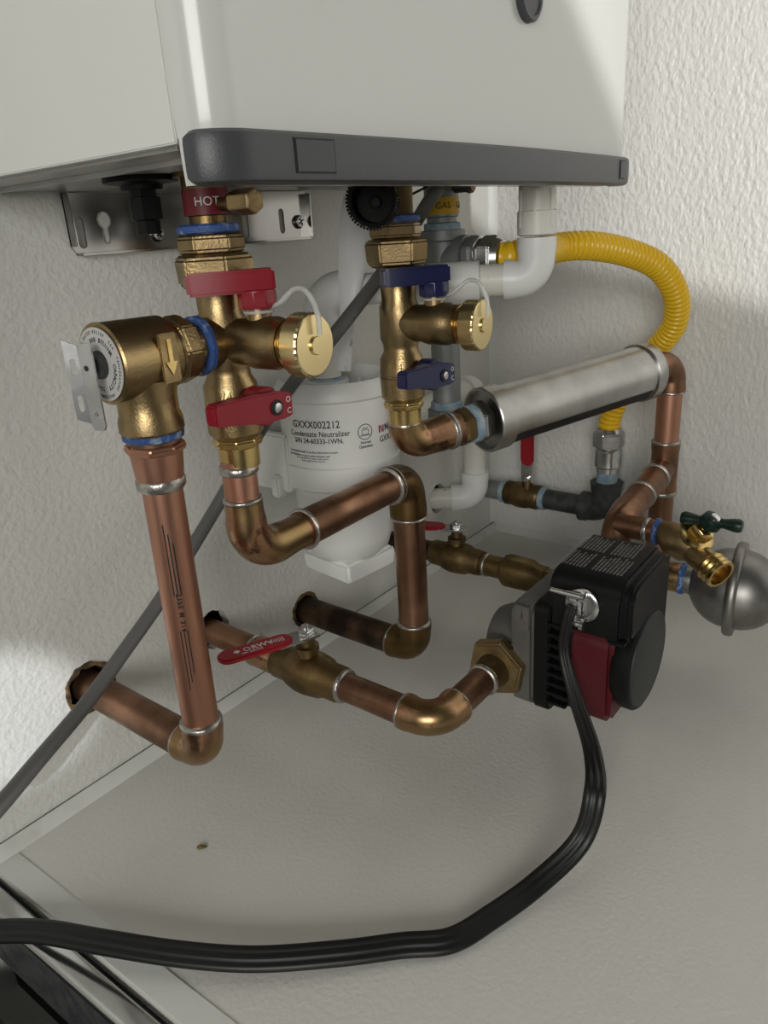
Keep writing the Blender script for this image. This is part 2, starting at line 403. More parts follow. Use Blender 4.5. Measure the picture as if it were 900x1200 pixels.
def bez_panel(xa, xb, za, zb, name, m, off=.0066):
    mb = MB(); st = []
    for i in range(7):
        x = xa+(xb-xa)*i/6; y = bez_y(x, off); st.append(len(mb.v))
        mb.v += [Vector((x, y, za)), Vector((x, y, zb)), Vector((x, y+.003, zb)), Vector((x, y+.003, za))]
    for i in range(6): mb.ring_faces(st[i], st[i+1], 4)
    mb.f += [(0, 1, 2, 3), tuple(st[-1]+i for i in (3, 2, 1, 0))]
    return mb.build(name, m, bez, angle=30)
xa, xb = at(352, 185, Y=.236).x, at(393, 185, Y=.236).x
bez_panel(xa-.0008, xb+.0008, BZ0+.0038, BZ1-.0028, 'tab_gap', BLACKM, .0064); bez_panel(xa, xb, BZ0+.0045, BZ1-.0035, 'bezel_tab', BEZ2, .0068)
xa, xb = at(722, 205, Y=.241).x, at(729, 205, Y=.241).x
bez_panel(xa, xb, BZ0+.004, BZ1-.003, 'tab_gap', BLACKM, .0064); bez_panel(xa+.001, xb-.001, BZ0+.0048, BZ1-.0038, 'bezel_tab', BEZ2, .0068)
# power button
p = at(621, -6, Y=.2335); n_ = -Y
MB().revolve([(-.004, .0135), (.001, .0135), (.0022, .0122), (.0022, .0105), (.0012, .0100), (.0012, .001)], p, n_, 32).build('power_button', BEZEL, wh)
# small fittings under the heater
p = at(164, 206, Z=HZ-.001); pl_ = p.copy()
plug = MB().revolve([(0, .006), (-.0005, .021), (-.0035, .021), (-.005, .012), (-.0075, .0115)], (p.x, p.y, HZ-.001), Z, 24).build('drain_plug', BLACK, wh)
MB().revolve([(-.0075, .0075), (-.011, .0075), (-.0115, .0092), (-.023, .0092), (-.024, .0072), (-.031, .0070)], (p.x, p.y, HZ-.001), Z, 8).build('plug_body', BLACK, plug, angle=30)
ho = MB().revolve([(0, .0165), (-.003, .0165), (-.003, .0125), (-.023, .0120), (-.0235, .0105), (-.028, .0105)], (HOT.x, HOT.y, HZ-.001), Z, 32).build('hot_outlet', BRASSD, wh)
def band_label(c, z0, z1, r, m, par, body, ink, size, ang0):
    o = MB().revolve([(z0, r), (z1, r)], (c.x, c.y, 0), Z, 32, cap=False).build('label_band', m, par)
    mb = MB(); zc = (z0+z1)/2
    add_mapped(mb, text2d(body, size), lambda q: Vector((c.x+(r+.0002+q[2])*cos(ang0+q[0]/r), c.y+(r+.0002+q[2])*sin(ang0+q[0]/r), zc+q[1])))
    mb.build('lettering', ink, o, smooth=False); return o
VA = atan2(-HOT.y, -HOT.x)
band_label(HOT, .4250, .4385, .0129, REDL, ho, 'HOT', WHITEINK, .0066, VA+.05)
q = Vector((HOT.x, HOT.y, .4300))
tp = MB().revolve([(.010, .0035), (.021, .0035), (.021, .0052), (.024, .0052), (.024, .004)], q, -Y, 16).build('test_port', BRASSD, wh)
hexnut(q-Y*.0235, -Y, .0068, .017, BRASS, tp, 'port_plug')
# cold inlet strainer with open black cap and bead chain
ci = MB().revolve([(0, .0165), (-.004, .0165), (-.004, .0135), (-.026, .0135), (-.032, .0165), (-.0335, .0165)], (COLD.x, COLD.y, HZ-.001), Z, 32).build('cold_inlet', BRASSD, wh)
ax = Vector((-.83, -.50, .02)).normalized(); cc = at(438, 236, Y=COLD.y-.012)
MB().revolve([(-.020, .0125), (-.010, .0128), (-.006, .0160), (.009, .0162), (.010, .0155), (.0095, .0138), (-.010, .0128), (-.011, .001)], cc, ax, 40,
   fn=lambda k, i, r: r+(.0006 if (k in (2, 3) and i % 2) else 0)).build('strainer_cap', BLACK, ci, angle=30)
MB().revolve([(-.012, .0042), (-.006, .0042), (-.0055, .003), (-.0055, .001)], cc, ax, 20).build('strainer_core', BLACKM, ci)
a_, u_, v_ = basis(ax)
mb = MB()
for i in range(30):
    th = radians(60+i*7.5); c_ = cc+ax*.006+(u_*cos(th)+v_*sin(th))*.0175
    mb.revolve([(-.0009, .0003), (-.0006, .0009), (.0006, .0009), (.0009, .0003)], c_, Z, 8)
mb.build('bead_ring', BLACKM, ci)['kind'] = 'stuff'
mb = MB()
A1 = at(474, 232, Y=.34); B1 = at(500, 219, Y=.352)
for i in range(17):
    c_ = A1.lerp(B1, i/16); mb.revolve([(-.0009, .0003), (-.0006, .0009), (.0006, .0009), (.0009, .0003)], c_, Z, 8)
mb.build('bead_chain', BLACKM, ci)['kind'] = 'stuff'
gi = MB().revolve([(0, .0165), (-.005, .0165), (-.006, .0145), (-.030, .0142), (-.031, .0125), (-.038, .0125)], (GAS.x, GAS.y, HZ-.001), Z, 32).build('gas_inlet', GALV, wh)
band_label(GAS, .4195, .4325, .0149, YLAB, gi, 'GAS   GAS   GAS', BLACKINK, .0070, atan2(-GAS.y, -GAS.x)+.1)
q = Vector((GAS.x, GAS.y, .4395))
MB().revolve([(.008, .0045), (.026, .0045), (.0265, .0055), (.030, .0055)], q, -Y, 16).build('gas_test_port', IRON, gi)
MB().revolve([(.030, .0042), (.0312, .0042), (.0312, .0015)], q, -Y, 16).build('port_screw', COPPERB, gi)
MB().revolve([(0, .015), (-.010, .015), (-.0105, .0135), (-.014, .0135)], (CON.x, CON.y, HZ-.001), Z, 28).build('condensate_outlet', PVCP, wh)

# mounting bracket on the back wall
bk0, bk1 = at(77, 262, Y=WY).x, at(357, 250, Y=WY).x
bz0, bz1 = .4065, .4465
br = thing('mounting_bracket', 'shiny steel wall bracket with keyhole slots under the heater', 'bracket', ((bk0+bk1)/2, WY, bz0))
def keyhole(x, z):
    r1, r2 = .0058, .0028
    p = [(x+r1*cos(t), z+r1*sin(t)) for t in [radians(-62+k*304/14) for k in range(15)]]
    p += [(x+r2*cos(t), z-.013+r2*sin(t)) for t in [radians(180+k*180/8) for k in range(9)]]
    return p
def slot(x, z, h=.007, r=.0032):
    return [(x+r*cos(t), z+h+r*sin(t)) for t in [pi*k/8 for k in range(9)]]+[(x+r*cos(t), z-h+r*sin(t)) for t in [pi+pi*k/8 for k in range(9)]]
def bxz(x, y): p = at(x, y, Y=WY-.003); return p.x, p.z
s1, k1, s2, s3, k2 = bxz(96, 273), bxz(124, 265), bxz(182, 262), bxz(289, 264), bxz(331, 259)
scr = [bxz(184, 274), bxz(350, 260)]
outl = [(bk0+.004, bz0), (bk1-.002, bz0), (bk1, bz0+.002), (bk1, bz1), (bk0, bz1), (bk0, bz0+.006)]
vf = curve_plate(outl, [slot(*s1), keyhole(k1[0], k1[1]+.004), slot(s2[0], s2[1]+.001), slot(*s3), slot(*k2)], .0016)
mb = MB(); add_mapped(mb, vf, lambda p: Vector((p[0], WY-.0013+p[2], p[1]))); mb.build('bracket_plate', CHROME, br, smooth=False)
mb = MB(); mb.box(((bk0+bk1)/2, WY-.0045, bz0+.0008), (bk1-bk0-.006, .009, .0016)); mb.box((bk0+.0008, WY-.0045, (bz0+bz1)/2+.003), (.0016, .009, bz1-bz0-.006))
mb.box((bk1-.0008, WY-.0045, (bz0+bz1)/2), (.0016, .009, bz1-bz0-.004)); mb.build('bracket_flange', CHROME, br, bevel=.0004)
for x_, z_ in scr:
    s_ = MB().revolve([(0, .0058), (.0015, .0058), (.0035, .0045), (.0042, .001)], (x_, WY-.002, z_), -Y, 20).build('screw', ZINC, br)
    mb = MB()
    for dx in ((1, 0, .6), (-.6, 0, 1)): mb.box((x_, WY-.0062, z_), (.006, .0006, .0011), dx, (0, -1, 0) if False else (0, 0, 1) if abs(dx[2]) < .8 else (1, 0, 0))
    mb.build('screw_cross', BLACKM, s_)

# ------------------------------------------------------------------ service valves
def zcol(c, x, y): return at(x, y, Y=c.y).z
def service_valve(c, hm, name, lab, grp, hot):
    t = thing(name, lab, 'valve', (c.x, c.y, .25), grp)
    o = Vector((c.x, c.y, 0))
    T0 = .4205
    MB().revolve([(T0, .0165), (T0-.0012, .0182), (T0-.0045, .0180), (T0-.0055, .016)], o, Z, 30, fn=lambda k, i, r: r+random.uniform(-.0006, .0006)).build('thread_sealant', BTAPE, t)
    hexnut(o+Z*(T0-.0165), Z, .0195, .0115, BRASS, t, 'upper_hex', rot=.35)
    nut = MB().revolve([(T0-.0370, .0135), (T0-.0350, .0195), (T0-.0325, .0225), (T0-.0185, .0235), (T0-.0165, .0215), (T0-.0160, .018)], o, Z, 6, rot=.1).build('union_nut', BRASS, t, bevel=.0012, angle=25)
    zx = zcol(c, 268, 398) if hot else zcol(c, 468, 378)          # cross centre
    body = MB().revolve([(T0-.036, .0135), (zx+.017, .0128), (zx+.012, .0150), (zx-.011, .0155), (zx-.016, .0135), (zx-.021, .0135), (zx-.026, .0165), (zx-.038, .0172),
        (zx-.0385, .0166), (zx-.040, .0166), (zx-.0405, .0174), (zx-.056, .0170), (zx-.0585, .0145), (zx-.060, .014)], o, Z, 36).build('valve_body', BRASS, t, angle=40)
    hx = hexnut(o+Z*(zx-.0655), Z, .0162, .007, BRASSB, t, 'lower_hex', seg=8)
    MB().revolve([(zx-.0655, .0132), (zx-.078, .0128), (zx-.079, .0118)], o, Z, 32).build('solder_cup', BRASSB, t)
    if hot:
        MB().revolve([(0, .014), (.016, .0155), (.0215, .0158), (.0225, .0148)], o+Z*zx, -X, 32).build('relief_port', BRASS, t)
    # drain port towards the front
    pa = Vector((.10, -1, -.015)).normalized(); pc = o+Z*zx; DS = .0135
    MB().revolve([(0, .0135), (.020, .0135), (.026, .0152), (.042, .0152), (.044, .0140), (.050, .0140)], pc, pa, 32).build('drain_port', BRASS, t)
    mb = MB()
    for k in range(3): mb.revolve([(DS+.0372+k*.0016, .0128), (DS+.038+k*.0016, .0138), (DS+.0388+k*.0016, .0128)], pc, pa, 32, cap=False)
    mb.revolve([(DS+.034, .0124), (DS+.044, .0124)], pc, pa, 28); mb.build('port_thread', BRASSB, t)
    cap = MB().revolve([(.0425, .0160), (.0430, .0172)]+[(.0435+k*.00125, .0175) for k in range(9)]+[(.0545, .0172), (.0550, .0165), (.0552, .004)], pc+pa*DS, pa, 64,
        fn=lambda k, i, r: r+(.0006 if (1 < k < 11 and (i+k) % 2) else 0)).build('drain_cap', CAPB, t, angle=12)
    MB().revolve([(.055, .0052), (.0562, .0052), (.0566, .0048), (.0566, .0018)], pc+pa*DS, pa, 24).build('cap_rivet', CAPB, cap)
    _, u_, v_ = basis(pa)
    st = pc+pa*.0555
    strap = spline([pc+pa*.034+Z*.0185+X*.004, pc+pa*.046+Z*.0225, pc+pa*.056+Z*.0300+X*.002, pc+pa*.066+Z*.0285, pc+pa*.0718+Z*.018, pc+pa*.0720+Z*.006], 6)
    MB().tube(strap, .0015, 8).build('cap_strap', CLEAR, t)
    MB().revolve([(-.0008, .0088), (.0008, .0088), (.0008, .0062), (-.0008, .0062), (-.0008, .0088)], pc+pa*.030+Z*.0178, Z, 24, cap=False).build('strap_loop', CLEAR, t)
    # drain lever on top of the port, pointing back over the body
    hb = pc+pa*.0300
    MB().revolve([(.012, .0075), (.020, .0070)], hb, Z, 20).build('drain_stem', BRASS, t)
    hub = MB().revolve([(.0195, .0100), (.0200, .0112), (.0290, .0112), (.0300, .0105)], hb, Z, 10).build('drain_hub', hm, t, bevel=.0006)
    ld = Vector((-.80, .60, .0)).normalized(); sd = ld.cross(Z).normalized()
    lv = [(-.0105, -.0080), (-.0105, .0080), (.008, .0090), (.034, .0085), (.0385, .0070), (.0385, -.0070), (.034, -.0085), (.008, -.0090)]
    MB().prism(lv, hb+Z*.0285, ld, sd, Z, .0125).build('drain_lever', hm, t, bevel=.0016)
    # isolating lever on the front of the lower body
    zi = zx-.0375
    sb = o+Z*zi
    MB().revolve([(.012, .0085), (.021, .0080)], sb, -Y, 20).build('shutoff_stem', BRASS, t)
    MB().revolve([(.0195, .0105), (.020, .0118), (.0300, .0118), (.0308, .011)], sb, -Y, 28).build('shutoff_hub', hm, t)
    u = Vector((-.97, .10, .05)).normalized(); v = -Y.cross(u); n = u.cross(v)
    if n.y > 0: v = -v
    lp = [(-.0125, -.0072), (-.0125, .0062), (-.006, .0078), (.012, .0080), (.030, .0058), (.041, .0052), (.0425, .0040), (.0425, -.0062), (.041, -.0076), (.016, -.0095), (-.004, -.0092)]
    lev = MB().prism(lp, sb-Y*.0300, u, v, -Y, .0090).build('shutoff_lever', hm, t, bevel=.0014)
    fp = sb-Y*.0392
    MB().revolve([(0, .0048), (.0003, .0048), (.0003, .001)], fp, -Y, 20).build('screw_recess', BLACKM, lev)
    MB().revolve([(.0002, .0030), (.0012, .0030), (.0016, .002), (.0016, .0005)], fp, -Y, 16).build('lever_screw', ZINC, lev)
    lettering('O', .005, fp-u*.0088+Z*.0038-Y*.0001, X, Z, WHITEINK, lev, name='lever_mark')
    lettering('C', .005, fp-u*.0088-Z*.0030-Y*.0001, X, Z, WHITEINK, lev, name='lever_mark')
    # cast marks on the body
    va = atan2(-c.y, -c.x)-.28
    for tx, zz, rr in (('3/4', zx-.0315, .0170), ('150', zx-.0485, .0174)):
        mb = MB(); add_mapped(mb, text2d(tx, .0085, thick=.0004), lambda q: Vector((c.x+(rr+q[2])*cos(va+q[0]/rr), c.y+(rr+q[2])*sin(va+q[0]/rr), zz+q[1])))
        mb.build('cast_mark', BRASS, body, smooth=False)
    return zx
zx_h = service_valve(HOT, RED, 'hot_service_valve', 'brass service valve with two red levers and a round drain cap', None, True)
zx_c = service_valve(COLD, BLUE, 'cold_service_valve', 'brass service valve with two navy blue levers and a round drain cap', None, False)

# ------------------------------------------------------------------ pressure relief valve
DP = Vector((.240, .360, 0))
za = at(186, 416, X=DP.x).z
zpr = zx_h
rv = thing('pressure_relief_valve', 'brass pressure relief valve with round printed dial and metal test lever', 'relief valve', (DP.x, DP.y, .29))
o = Vector((HOT.x, HOT.y, zpr))
dist = HOT.x-DP.x
rb = MB().revolve([(.0200, .0135), (.027, .0135), (.030, .0165), (.043, .0175), (.045, .0195), (.046, .0205), (dist+.020, .0212), (dist+.0225, .0215), (dist+.0235, .0205), (dist+.0232, .019)], o, -X, 40).build('valve_body', BRASS, rv, angle=40)
MB().revolve([(.0188, .0158), (.0195, .0172), (.0225, .0170), (.0235, .015)], o, -X, 32, fn=lambda k, i, r: r+random.uniform(-.0006, .0006)).build('thread_sealant', BTAPE, rv)
hexnut(o-X*.029, -X, .0195, .0135, BRASS, rv, 'wrench_flats', seg=8)
oc = Vector((DP.x, HOT.y, zpr))
MB().revolve([(-.012, .018), (-.022, .0165), (-.030, .0165), (-.034, .0178), (-.040, .0180), (-.042, .0165)], oc, Z, 36).build('outlet', BRASS, rv)
# raised arrow plate
fc = oc+Vector((.004, -.0205, 0)); 
MB().box(fc, (.0115, .0022, .026)).build('arrow_plate', BRASS, rv, bevel=.0006)
MB().prism([(-.0012, .010), (.0012, .010), (.0012, -.002), (.0036, -.002), (0, -.009), (-.0036, -.002), (-.0012, -.002)], fc-Y*.0010, X, Z, -Y, .0009).build('arrow', BRASSB, rv, smooth=False)
dx_ = DP.x-.0236
dial = MB().revolve([(0, .0192), (.0006, .0192), (.0006, .001)], (dx_, HOT.y, zpr), -X, 40).build('dial', LABELW, rv)
mb = MB(); dc = Vector((dx_-.0007, HOT.y, zpr)); du, dv = -Y, Z     # seen from -X: right is -Y
def arc_text(body, rad, size, a0, a1, bold=0):
    n = len(body)
    for i, ch in enumerate(body):
        if ch == ' ': continue
        th = a0+(a1-a0)*i/(n-1)
        rd = du*cos(th)+dv*sin(th); tn = du*sin(th)-dv*cos(th)
        add_mapped(mb, text2d(ch, size, bold=bold, thick=.00005, res=2), (lambda oo, tt, rr: (lambda p: oo+tt*p[0]+rr*p[1]-X*p[2]))(dc+rd*rad, tn, rd))
arc_text('200,000 BTU/HR  CAPACITY  150 PSI', .0128, .0034, radians(150), radians(-150), .00006)
arc_text('ASME RATED RELIEF  CSA  TEMPERATURE  PRESSURE  200,000', .0168, .0024, radians(160), radians(-160))
mb.build('lettering', BLACKINK, dial, smooth=False)
MB().revolve([(0, .0075), (.004, .0070), (.0045, .004), (.0075, .004)], (dx_, HOT.y, zpr), -X, 24).build('lever_boss', IRON, rv)
# test lever: bent zinc channel hanging down
lt = Vector((dx_-.0085, HOT.y, zpr))
lvv = MB()
outl = [(-.0042, .010), (-.003, .0125), (.0034, .0125), (.0042, .010), (.0042, -.030), (.0030, -.0325), (-.0030, -.0325), (-.0042, -.030)]
vf = curve_plate(outl, [circ(-.0006, .000, .0015, 12)], .0012)
lm = lt+Vector((-.0012, -.0032, 0)); add_mapped(lvv, vf, flat_map(lm, (.35, -.94, 0), Z))
vf = curve_plate([(-.0034, .015), (.0034, .0115), (.0034, -.029), (-.0034, -.026)], [slot(0, .001, .0030, .0014), slot(0, -.018, .0030, .0014)], .0012)
fm = flat_map(lm+Vector((-.0042, .0060, 0)), (.80, -.60, 0), Z)
add_mapped(lvv, vf, fm)
lvo = lvv.build('test_lever', ZINC, rv, smooth=False)
lettering('0', .004, lm+Vector((-.0008, -.0003, -.024)), (.35, -.94, 0), Z, ZINC, lvo, name='lever_dimple')

# ------------------------------------------------------------------ copper lines
rD = .0117
dz = .091
d_top = zpr-.042
dp = thing('discharge_pipe', 'clean pink copper pipe from the relief valve down to a ragged wall hole', 'copper pipe', (DP.x, DP.y, dz))
ctop = Vector((DP.x, HOT.y, d_top)); cbot = Vector((DP.x, DP.y, dz)); ddir = (cbot-ctop).normalized()
MB().revolve([(-.001, .0165), (0, .0172), (.0028, .0170), (.0035, .015)], ctop, ddir, 30, fn=lambda k, i, r: r+random.uniform(-.0007, .0007)).build('thread_sealant', BTAPE, dp)
MB().revolve([(.0028, .0150), (.0055, .0150)], ctop, ddir, 28).build('adapter_thread', COPPERB, dp)
hexnut(ctop+ddir*.0052, ddir, .0178, .0062, COPPER, dp, 'adapter_hex', seg=8)
MB().revolve([(.011, .0150), (.020, .0142), (.025, .0137), (.0275, .0134)], ctop, ddir, 30).build('adapter', COPPER, dp)
ring(ctop+ddir*.0295, ddir, .0136, dp, .0075)
seg_tube('tube', ctop+ddir*.030, cbot-ddir*.026, rD, COPPER, dp)
mb = MB()      # printed stripes and stencil along the tube
pr = lambda ang, t, rr=rD+.00015: ctop+ddir*t+(basis(ddir, (-1, 0, 0))[1]*cos(ang)+basis(ddir, (-1, 0, 0))[2]*sin(ang))*rr
Ltot = (cbot-ctop).length
def stripe(a0, a1, t0, t1):
    b = len(mb.v); n = 10
    for i in range(n+1):
        t = t0+(t1-t0)*i/n; mb.v += [pr(a0, t), pr(a1, t)]
    for i in range(n): mb.f.append((b+2*i, b+2*i+1, b+2*i+3, b+2*i+2))
for k, a_ in enumerate((-.72, -.90, -1.08)):
    stripe(a_, a_+.06, .052+.006*k, .098); stripe(a_, a_+.05, .122, .165-.006*k)
for i, ch in enumerate('TYPE M 3/4'):
    th = -.92; t = .098+.0026*i
    add_mapped(mb, text2d(ch, .0042, bold=.0001, res=2, thick=.00003), lambda p: pr(th+p[1]/rD, t+p[0], rD+.0002+p[2]))
mb.build('pipe_print', BLACKINK, dp, smooth=False)
elbow(cbot, -ddir, Y, .0133, .024, .022, ELBOW, dp, R=.0150)
ring(cbot-ddir*.0245, ddir, .0134, dp, .0055); ring(cbot+Y*.0225, Y, .0134, dp, .003)
seg_tube('wall_tube', cbot+Y*.020, cbot+Y*(WY+.03-cbot.y), rD+.0008, COPPERB, dp)

rH = .0136
HB = Vector((.4805, .3605, 0)); zh = .2135; zl = .047
hp = thing('hot_supply_pipe', 'aged copper pipe looping from the red-lever valve past the white canister to the wall', 'copper pipe', (HB.x, HB.y, zl-.02))
hc = Vector((HOT.x-.002, HOT.y, zh)); ht = Vector((HB.x, HB.y, zh)); hl_ = Vector((HB.x, HB.y, zl)); hd = (ht-hc).normalized()
zt = zx_h-.078
seg_tube('tube', (hc.x, hc.y, zt+.004), (hc.x, hc.y, zh+.028), .0112, COPPER, hp)
ring((hc.x, hc.y, zt-.002), Z, .0122, hp, .006); ring((hc.x, hc.y, zh+.0405), Z, .0125, hp, .0030)
elbow(hc, Z, hd, .0138, .039, .052, ELBOW, hp, R=.024, lip=-.0012)
ring(hc+hd*.053, hd, .0150, hp, .003)
seg_tube('tube', hc+hd*.050, ht-hd*.024, rH, COPPERB, hp)
elbow(ht, -hd, -Z, .0154, .0255, .034, ELBOWD, hp, R=.0180)
ring(ht-hd*.0265, hd, .0156, hp, .003); ring(ht-hd*.0225, hd, .0158, hp, .0018); ring(ht-Z*.0355, Z, .0154, hp, .003)
seg_tube('tube', ht-Z*.033, hl_+Z*.024, rH, COPPERB, hp)
elbow(hl_, Z, Y, .0152, .0265, .0245, ELBOWD, hp, R=.0170)
ring(hl_+Z*.0275, Z, .0154, hp, .003); ring(hl_+Y*.0255, Y, .0154, hp, .003)
seg_tube('wall_tube', hl_+Y*.022, (HB.x, WY+.03, zl), rH, COPPERD, hp)

# recirculation line: wall - ball valve - elbow - pump union
rR = .0112
RC = Vector((.360, .255, .081))
rp = thing('recirculation_pipe', 'copper pipe with a soldered elbow leading from the wall into the pump', 'copper pipe', (RC.x, RC.y, RC.z-.02))
RX = RC.x
def ry(pxx, pyy): return at(pxx, pyy, X=RX).y
seg_tube('wall_tube', (RX, WY+.03, RC.z), (RX, .345, RC.z), rR, COPPERB, rp)
MB().revolve([(0, .0128), (.003, .0136), (.026, .0138), (.030, .0128)], (RX, .440, RC.z), -Y, 28).build('coupling', ELBOW, rp)
ring((RX, .4405, RC.z), Y, .0132, rp, .003)
BVY = ry(364, 793)
ring((RX, BVY-.036, RC.z), Y, .0130, rp, .006)
seg_tube('tube', (RX, BVY-.030, RC.z), (RX, .270, RC.z), rR, COPPERB, rp)
elbow(RC, Y, X, .0130, .0265, .0255, ELBOW, rp, R=.0190)
ring(RC+Y*.0275, Y, .0131, rp, .0034); ring(RC+X*.0265, X, .0131, rp, .0026)
seg_tube('tube', RC+X*.022, RC+X*.066, rR, COPPERB, rp)

def ball_valve(name, lab, cx, cy, cz, ln, r, hdir, hlen, m, par_group=None, rv_txt=False, hz=.031):
    t = thing(name, lab, 'valve', (cx, cy, cz-r), par_group); o = Vector((cx, cy, cz))
    L = ln/2
    b = MB().revolve([(-L, r*.84), (-L+.003, r*.90), (-L*.55, r*.90), (-L*.42, r*1.05), (-L*.1, r*1.14), (L*.15, r*1.14), (L*.42, r*1.02), (L*.55, r*.90), (L-.003, r*.90), (L, r*.82)], o, Y, 32).build('valve_body', m, t, angle=40)
    MB().revolve([(r*.8, .0085), (r*1.25, .0080), (r*1.3, .0095), (r*1.55, .0095), (r*1.6, .006), (hz+.002, .0055)], o, Z, 20).build('stem', m, t)
    hd = Vector(hdir).normalized(); sd = Z.cross(hd)
    # steel tongue with a bend, then the dipped grip
    z0 = cz+hz
    mb = MB(); mb.box(o+Z*hz+hd*.008, (.034, .017, .0022), hd); mb.build('handle_plate', ZINC, t, bevel=.0006)
    hexnut(o+Z*(hz+.001), Z, .0070, .0052, ZINC, t, 'handle_nut'); MB().revolve([(.006, .003), (.0085, .003), (.0088, .002)], o+Z*hz, Z, 14).build('stem_end', ZINC, t)
    tilt = (hd*1+Z*(.03 if rv_txt else .02)).normalized(); up = sd.cross(tilt)*-1 if False else tilt.cross(sd)
    if up.z < 0: up = -up
    g = MB().prism(capsule2(-.012, hlen, .0086), o+Z*(hz-.0018), tilt, sd, up, .0046).build('handle_grip', REDV, t, bevel=.0012)
    if rv_txt:
        top = o+Z*(hz-.0018)+up*.00465
        u_ = -tilt; v_ = up.cross(u_)
        lettering('RWV', .0078, top+tilt*.0365, u_, v_, WHITEINK, g, bold=.00012)
        for k in range(7): 
            MB().box(top+tilt*(.0195+k*.0018)+sd*0, (.0005, .007-.0006*k, .0002), tilt, up).build('grip_print', WHITEINK, g, smooth=False)
        MB().revolve([(0, .0028), (.0001, .0028), (.0001, .0020), (0, .0020)], top+tilt*.049, up, 18, cap=False).build('grip_print', WHITEINK, g, smooth=False)
        q = top+tilt*.057
        MB().prism([(-.0028, 0), (0, -.0028), (.0028, 0), (0, .0028)], q, tilt, sd, up, .0001).build('grip_print', WHITEINK, g, smooth=False)
        lettering('CSA  600WOG', .0026, top+tilt*.046-v_*.0048, u_, v_, WHITEINK, g)
    return t
ball_valve('ball_valve', 'dull brass ball valve with printed red grip on the pipe feeding the pump', RX, ry(364, 793), RC.z, .072, .0162, at(262, 788, Z=RC.z+.035)-at(370, 752, Z=RC.z+.035), .072, BRASSD, rv_txt=True, hz=.0345)

# pump --------------------------------------------------------------------
PX, PZ = .4905, .0975
PY = .255
pu = thing('circulation_pump', 'black and dark red circulation pump with grey cast volute', 'pump', (PX, .21, .03))
MB().revolve([(-.060, .0148), (-.058, .0240), (-.055, .0258), (-.049, .0258), (-.0465, .0240), (-.0455, .017)], (PX+.010, PY, RC.z), X, 6, rot=.2).build('union_nut', BRASS, pu, bevel=.0012, angle=25)
MB().revolve([(-.072, .0125), (-.060, .0140), (-.0555, .0165), (-.054, .0165)], (PX+.010, PY, RC.z), X, 28).build('union_tail', BRASSD, pu)
ring(RC+X*.0655, X, .0126, pu, .005)
MB().revolve([(-.044, .0165), (-.034, .0185), (-.018, .0245), (0, .027), (.020, .0245), (.034, .018), (.044, .0165), (.058, .0165)], (PX+.004, PY+.002, RC.z), X, 36).build('volute_neck', CAST, pu)
MB().revolve([(-.026, .014), (-.022, .023), (-.010, .0295), (.010, .034), (.024, .0345)], (PX, PY, RC.z+.004), -Y, 40).build('volute', CAST, pu)
def rrect(w, h, r, n=5):
    out = []
    for cx, cy, a0 in ((w/2-r, h/2-r, 0), (-w/2+r, h/2-r, pi/2), (-w/2+r, -h/2+r, pi), (w/2-r, -h/2+r, 1.5*pi)):
        out += [(cx+r*cos(a0+pi/2*i/n), cy+r*sin(a0+pi/2*i/n)) for i in range(n+1)]
    return out
vfz = PZ-.002
MB().prism(rrect(.082, .090, .012), (PX, PY-.010, vfz), X, Z, -Y, .020).build('volute_flange', CAST, pu, bevel=.003)
fl_ = MB().box((PX-.0415, PY-.021, PZ+.033), (.0022, .012, .020)).build('flange_plate', CAST, pu, bevel=.0005)
MB().prism([(-.003, -.006), (.003, -.006), (0, .007)], (PX-.0428, PY-.021, PZ+.033), -Y, Z, -X, .0005).build('flow_arrow', ZINC, fl_, smooth=False)
MB().prism(rrect(.082, .094, .008), (PX, PY-.030, PZ+.001), X, Z, -Y, .013).build('seal_flange', BLACK, pu, bevel=.0012)
for k in range(9):
    zz = PZ-.034+k*.0085
    MB().box((PX-.0395, PY-.050, zz), (.006, .016, .0028)).build('cooling_rib', BLACK, pu, bevel=.0005)
MB().prism(rrect(.070, .084, .010), (PX, PY-.043, PZ), X, Z, -Y, .018).build('motor_neck', BLACKM, pu, bevel=.002)
# red motor housing
MB().prism(rrect(.074, .074, .010), (PX, PY-.056, PZ-.005), X, Z, -Y, .034).build('motor_housing', PUMPRED, pu, bevel=.0035)
MB().box((PX-.0372, PY-.0720, PZ+.0335), (.003, .030, .006)).build('housing_step', PUMPRED, pu, bevel=.0012)
# front ring and disc
MB().revolve([(0, .037), (.006, .0405), (.013, .0405), (.0148, .039), (.0148, .002)], (PX+.0005, PY-.0885, PZ+.0025), -Y, 48).build('motor_front', BLACK, pu)
MB().revolve([(.0140, .0372), (.0156, .0368), (.0160, .036), (.0160, .001)], (PX+.0005, PY-.0885, PZ+.0025), -Y, 48).build('name_disc', PUMPDISC, pu)
MB().box((PX-.036, PY-.0935, PZ+.033), (.012, .012, .004)).build('latch', BLACK, pu, bevel=.001)
# terminal box
tb0 = PY-.040
tbp = [(-.041, .030), (-.041, .066), (-.036, .0735), (-.027, .0785), (.030, .0800), (.040, .076), (.0435, .067), (.0435, .0), (.030, .02), (-.02, .036)]
tb = MB().prism(tbp, (PX, tb0-.0005, PZ), X, Z, -Y, .058).build('terminal_box', BLACK, pu, bevel=.0045, bseg=3)
MB().prism([(-.0385, .034), (-.0385, .064), (-.033, .0715), (-.026, .0760), (.030, .0775), (.038, .074), (.041, .065), (.041, -.010), (.030, .02), (-.02, .034)], (PX, tb0-.056, PZ), X, Z, -Y, .0065).build('box_lid', BLACK, pu, bevel=.003, bseg=3)
for dx, dzz in ((-.030, .069), (.034, .071), (-.034, .040)):
    MB().revolve([(0, .0030), (.0006, .0030), (.0006, .001)], (PX+dx, tb0-.0624, PZ+dzz), -Y, 14).build('lid_screw', BLACKM, pu)
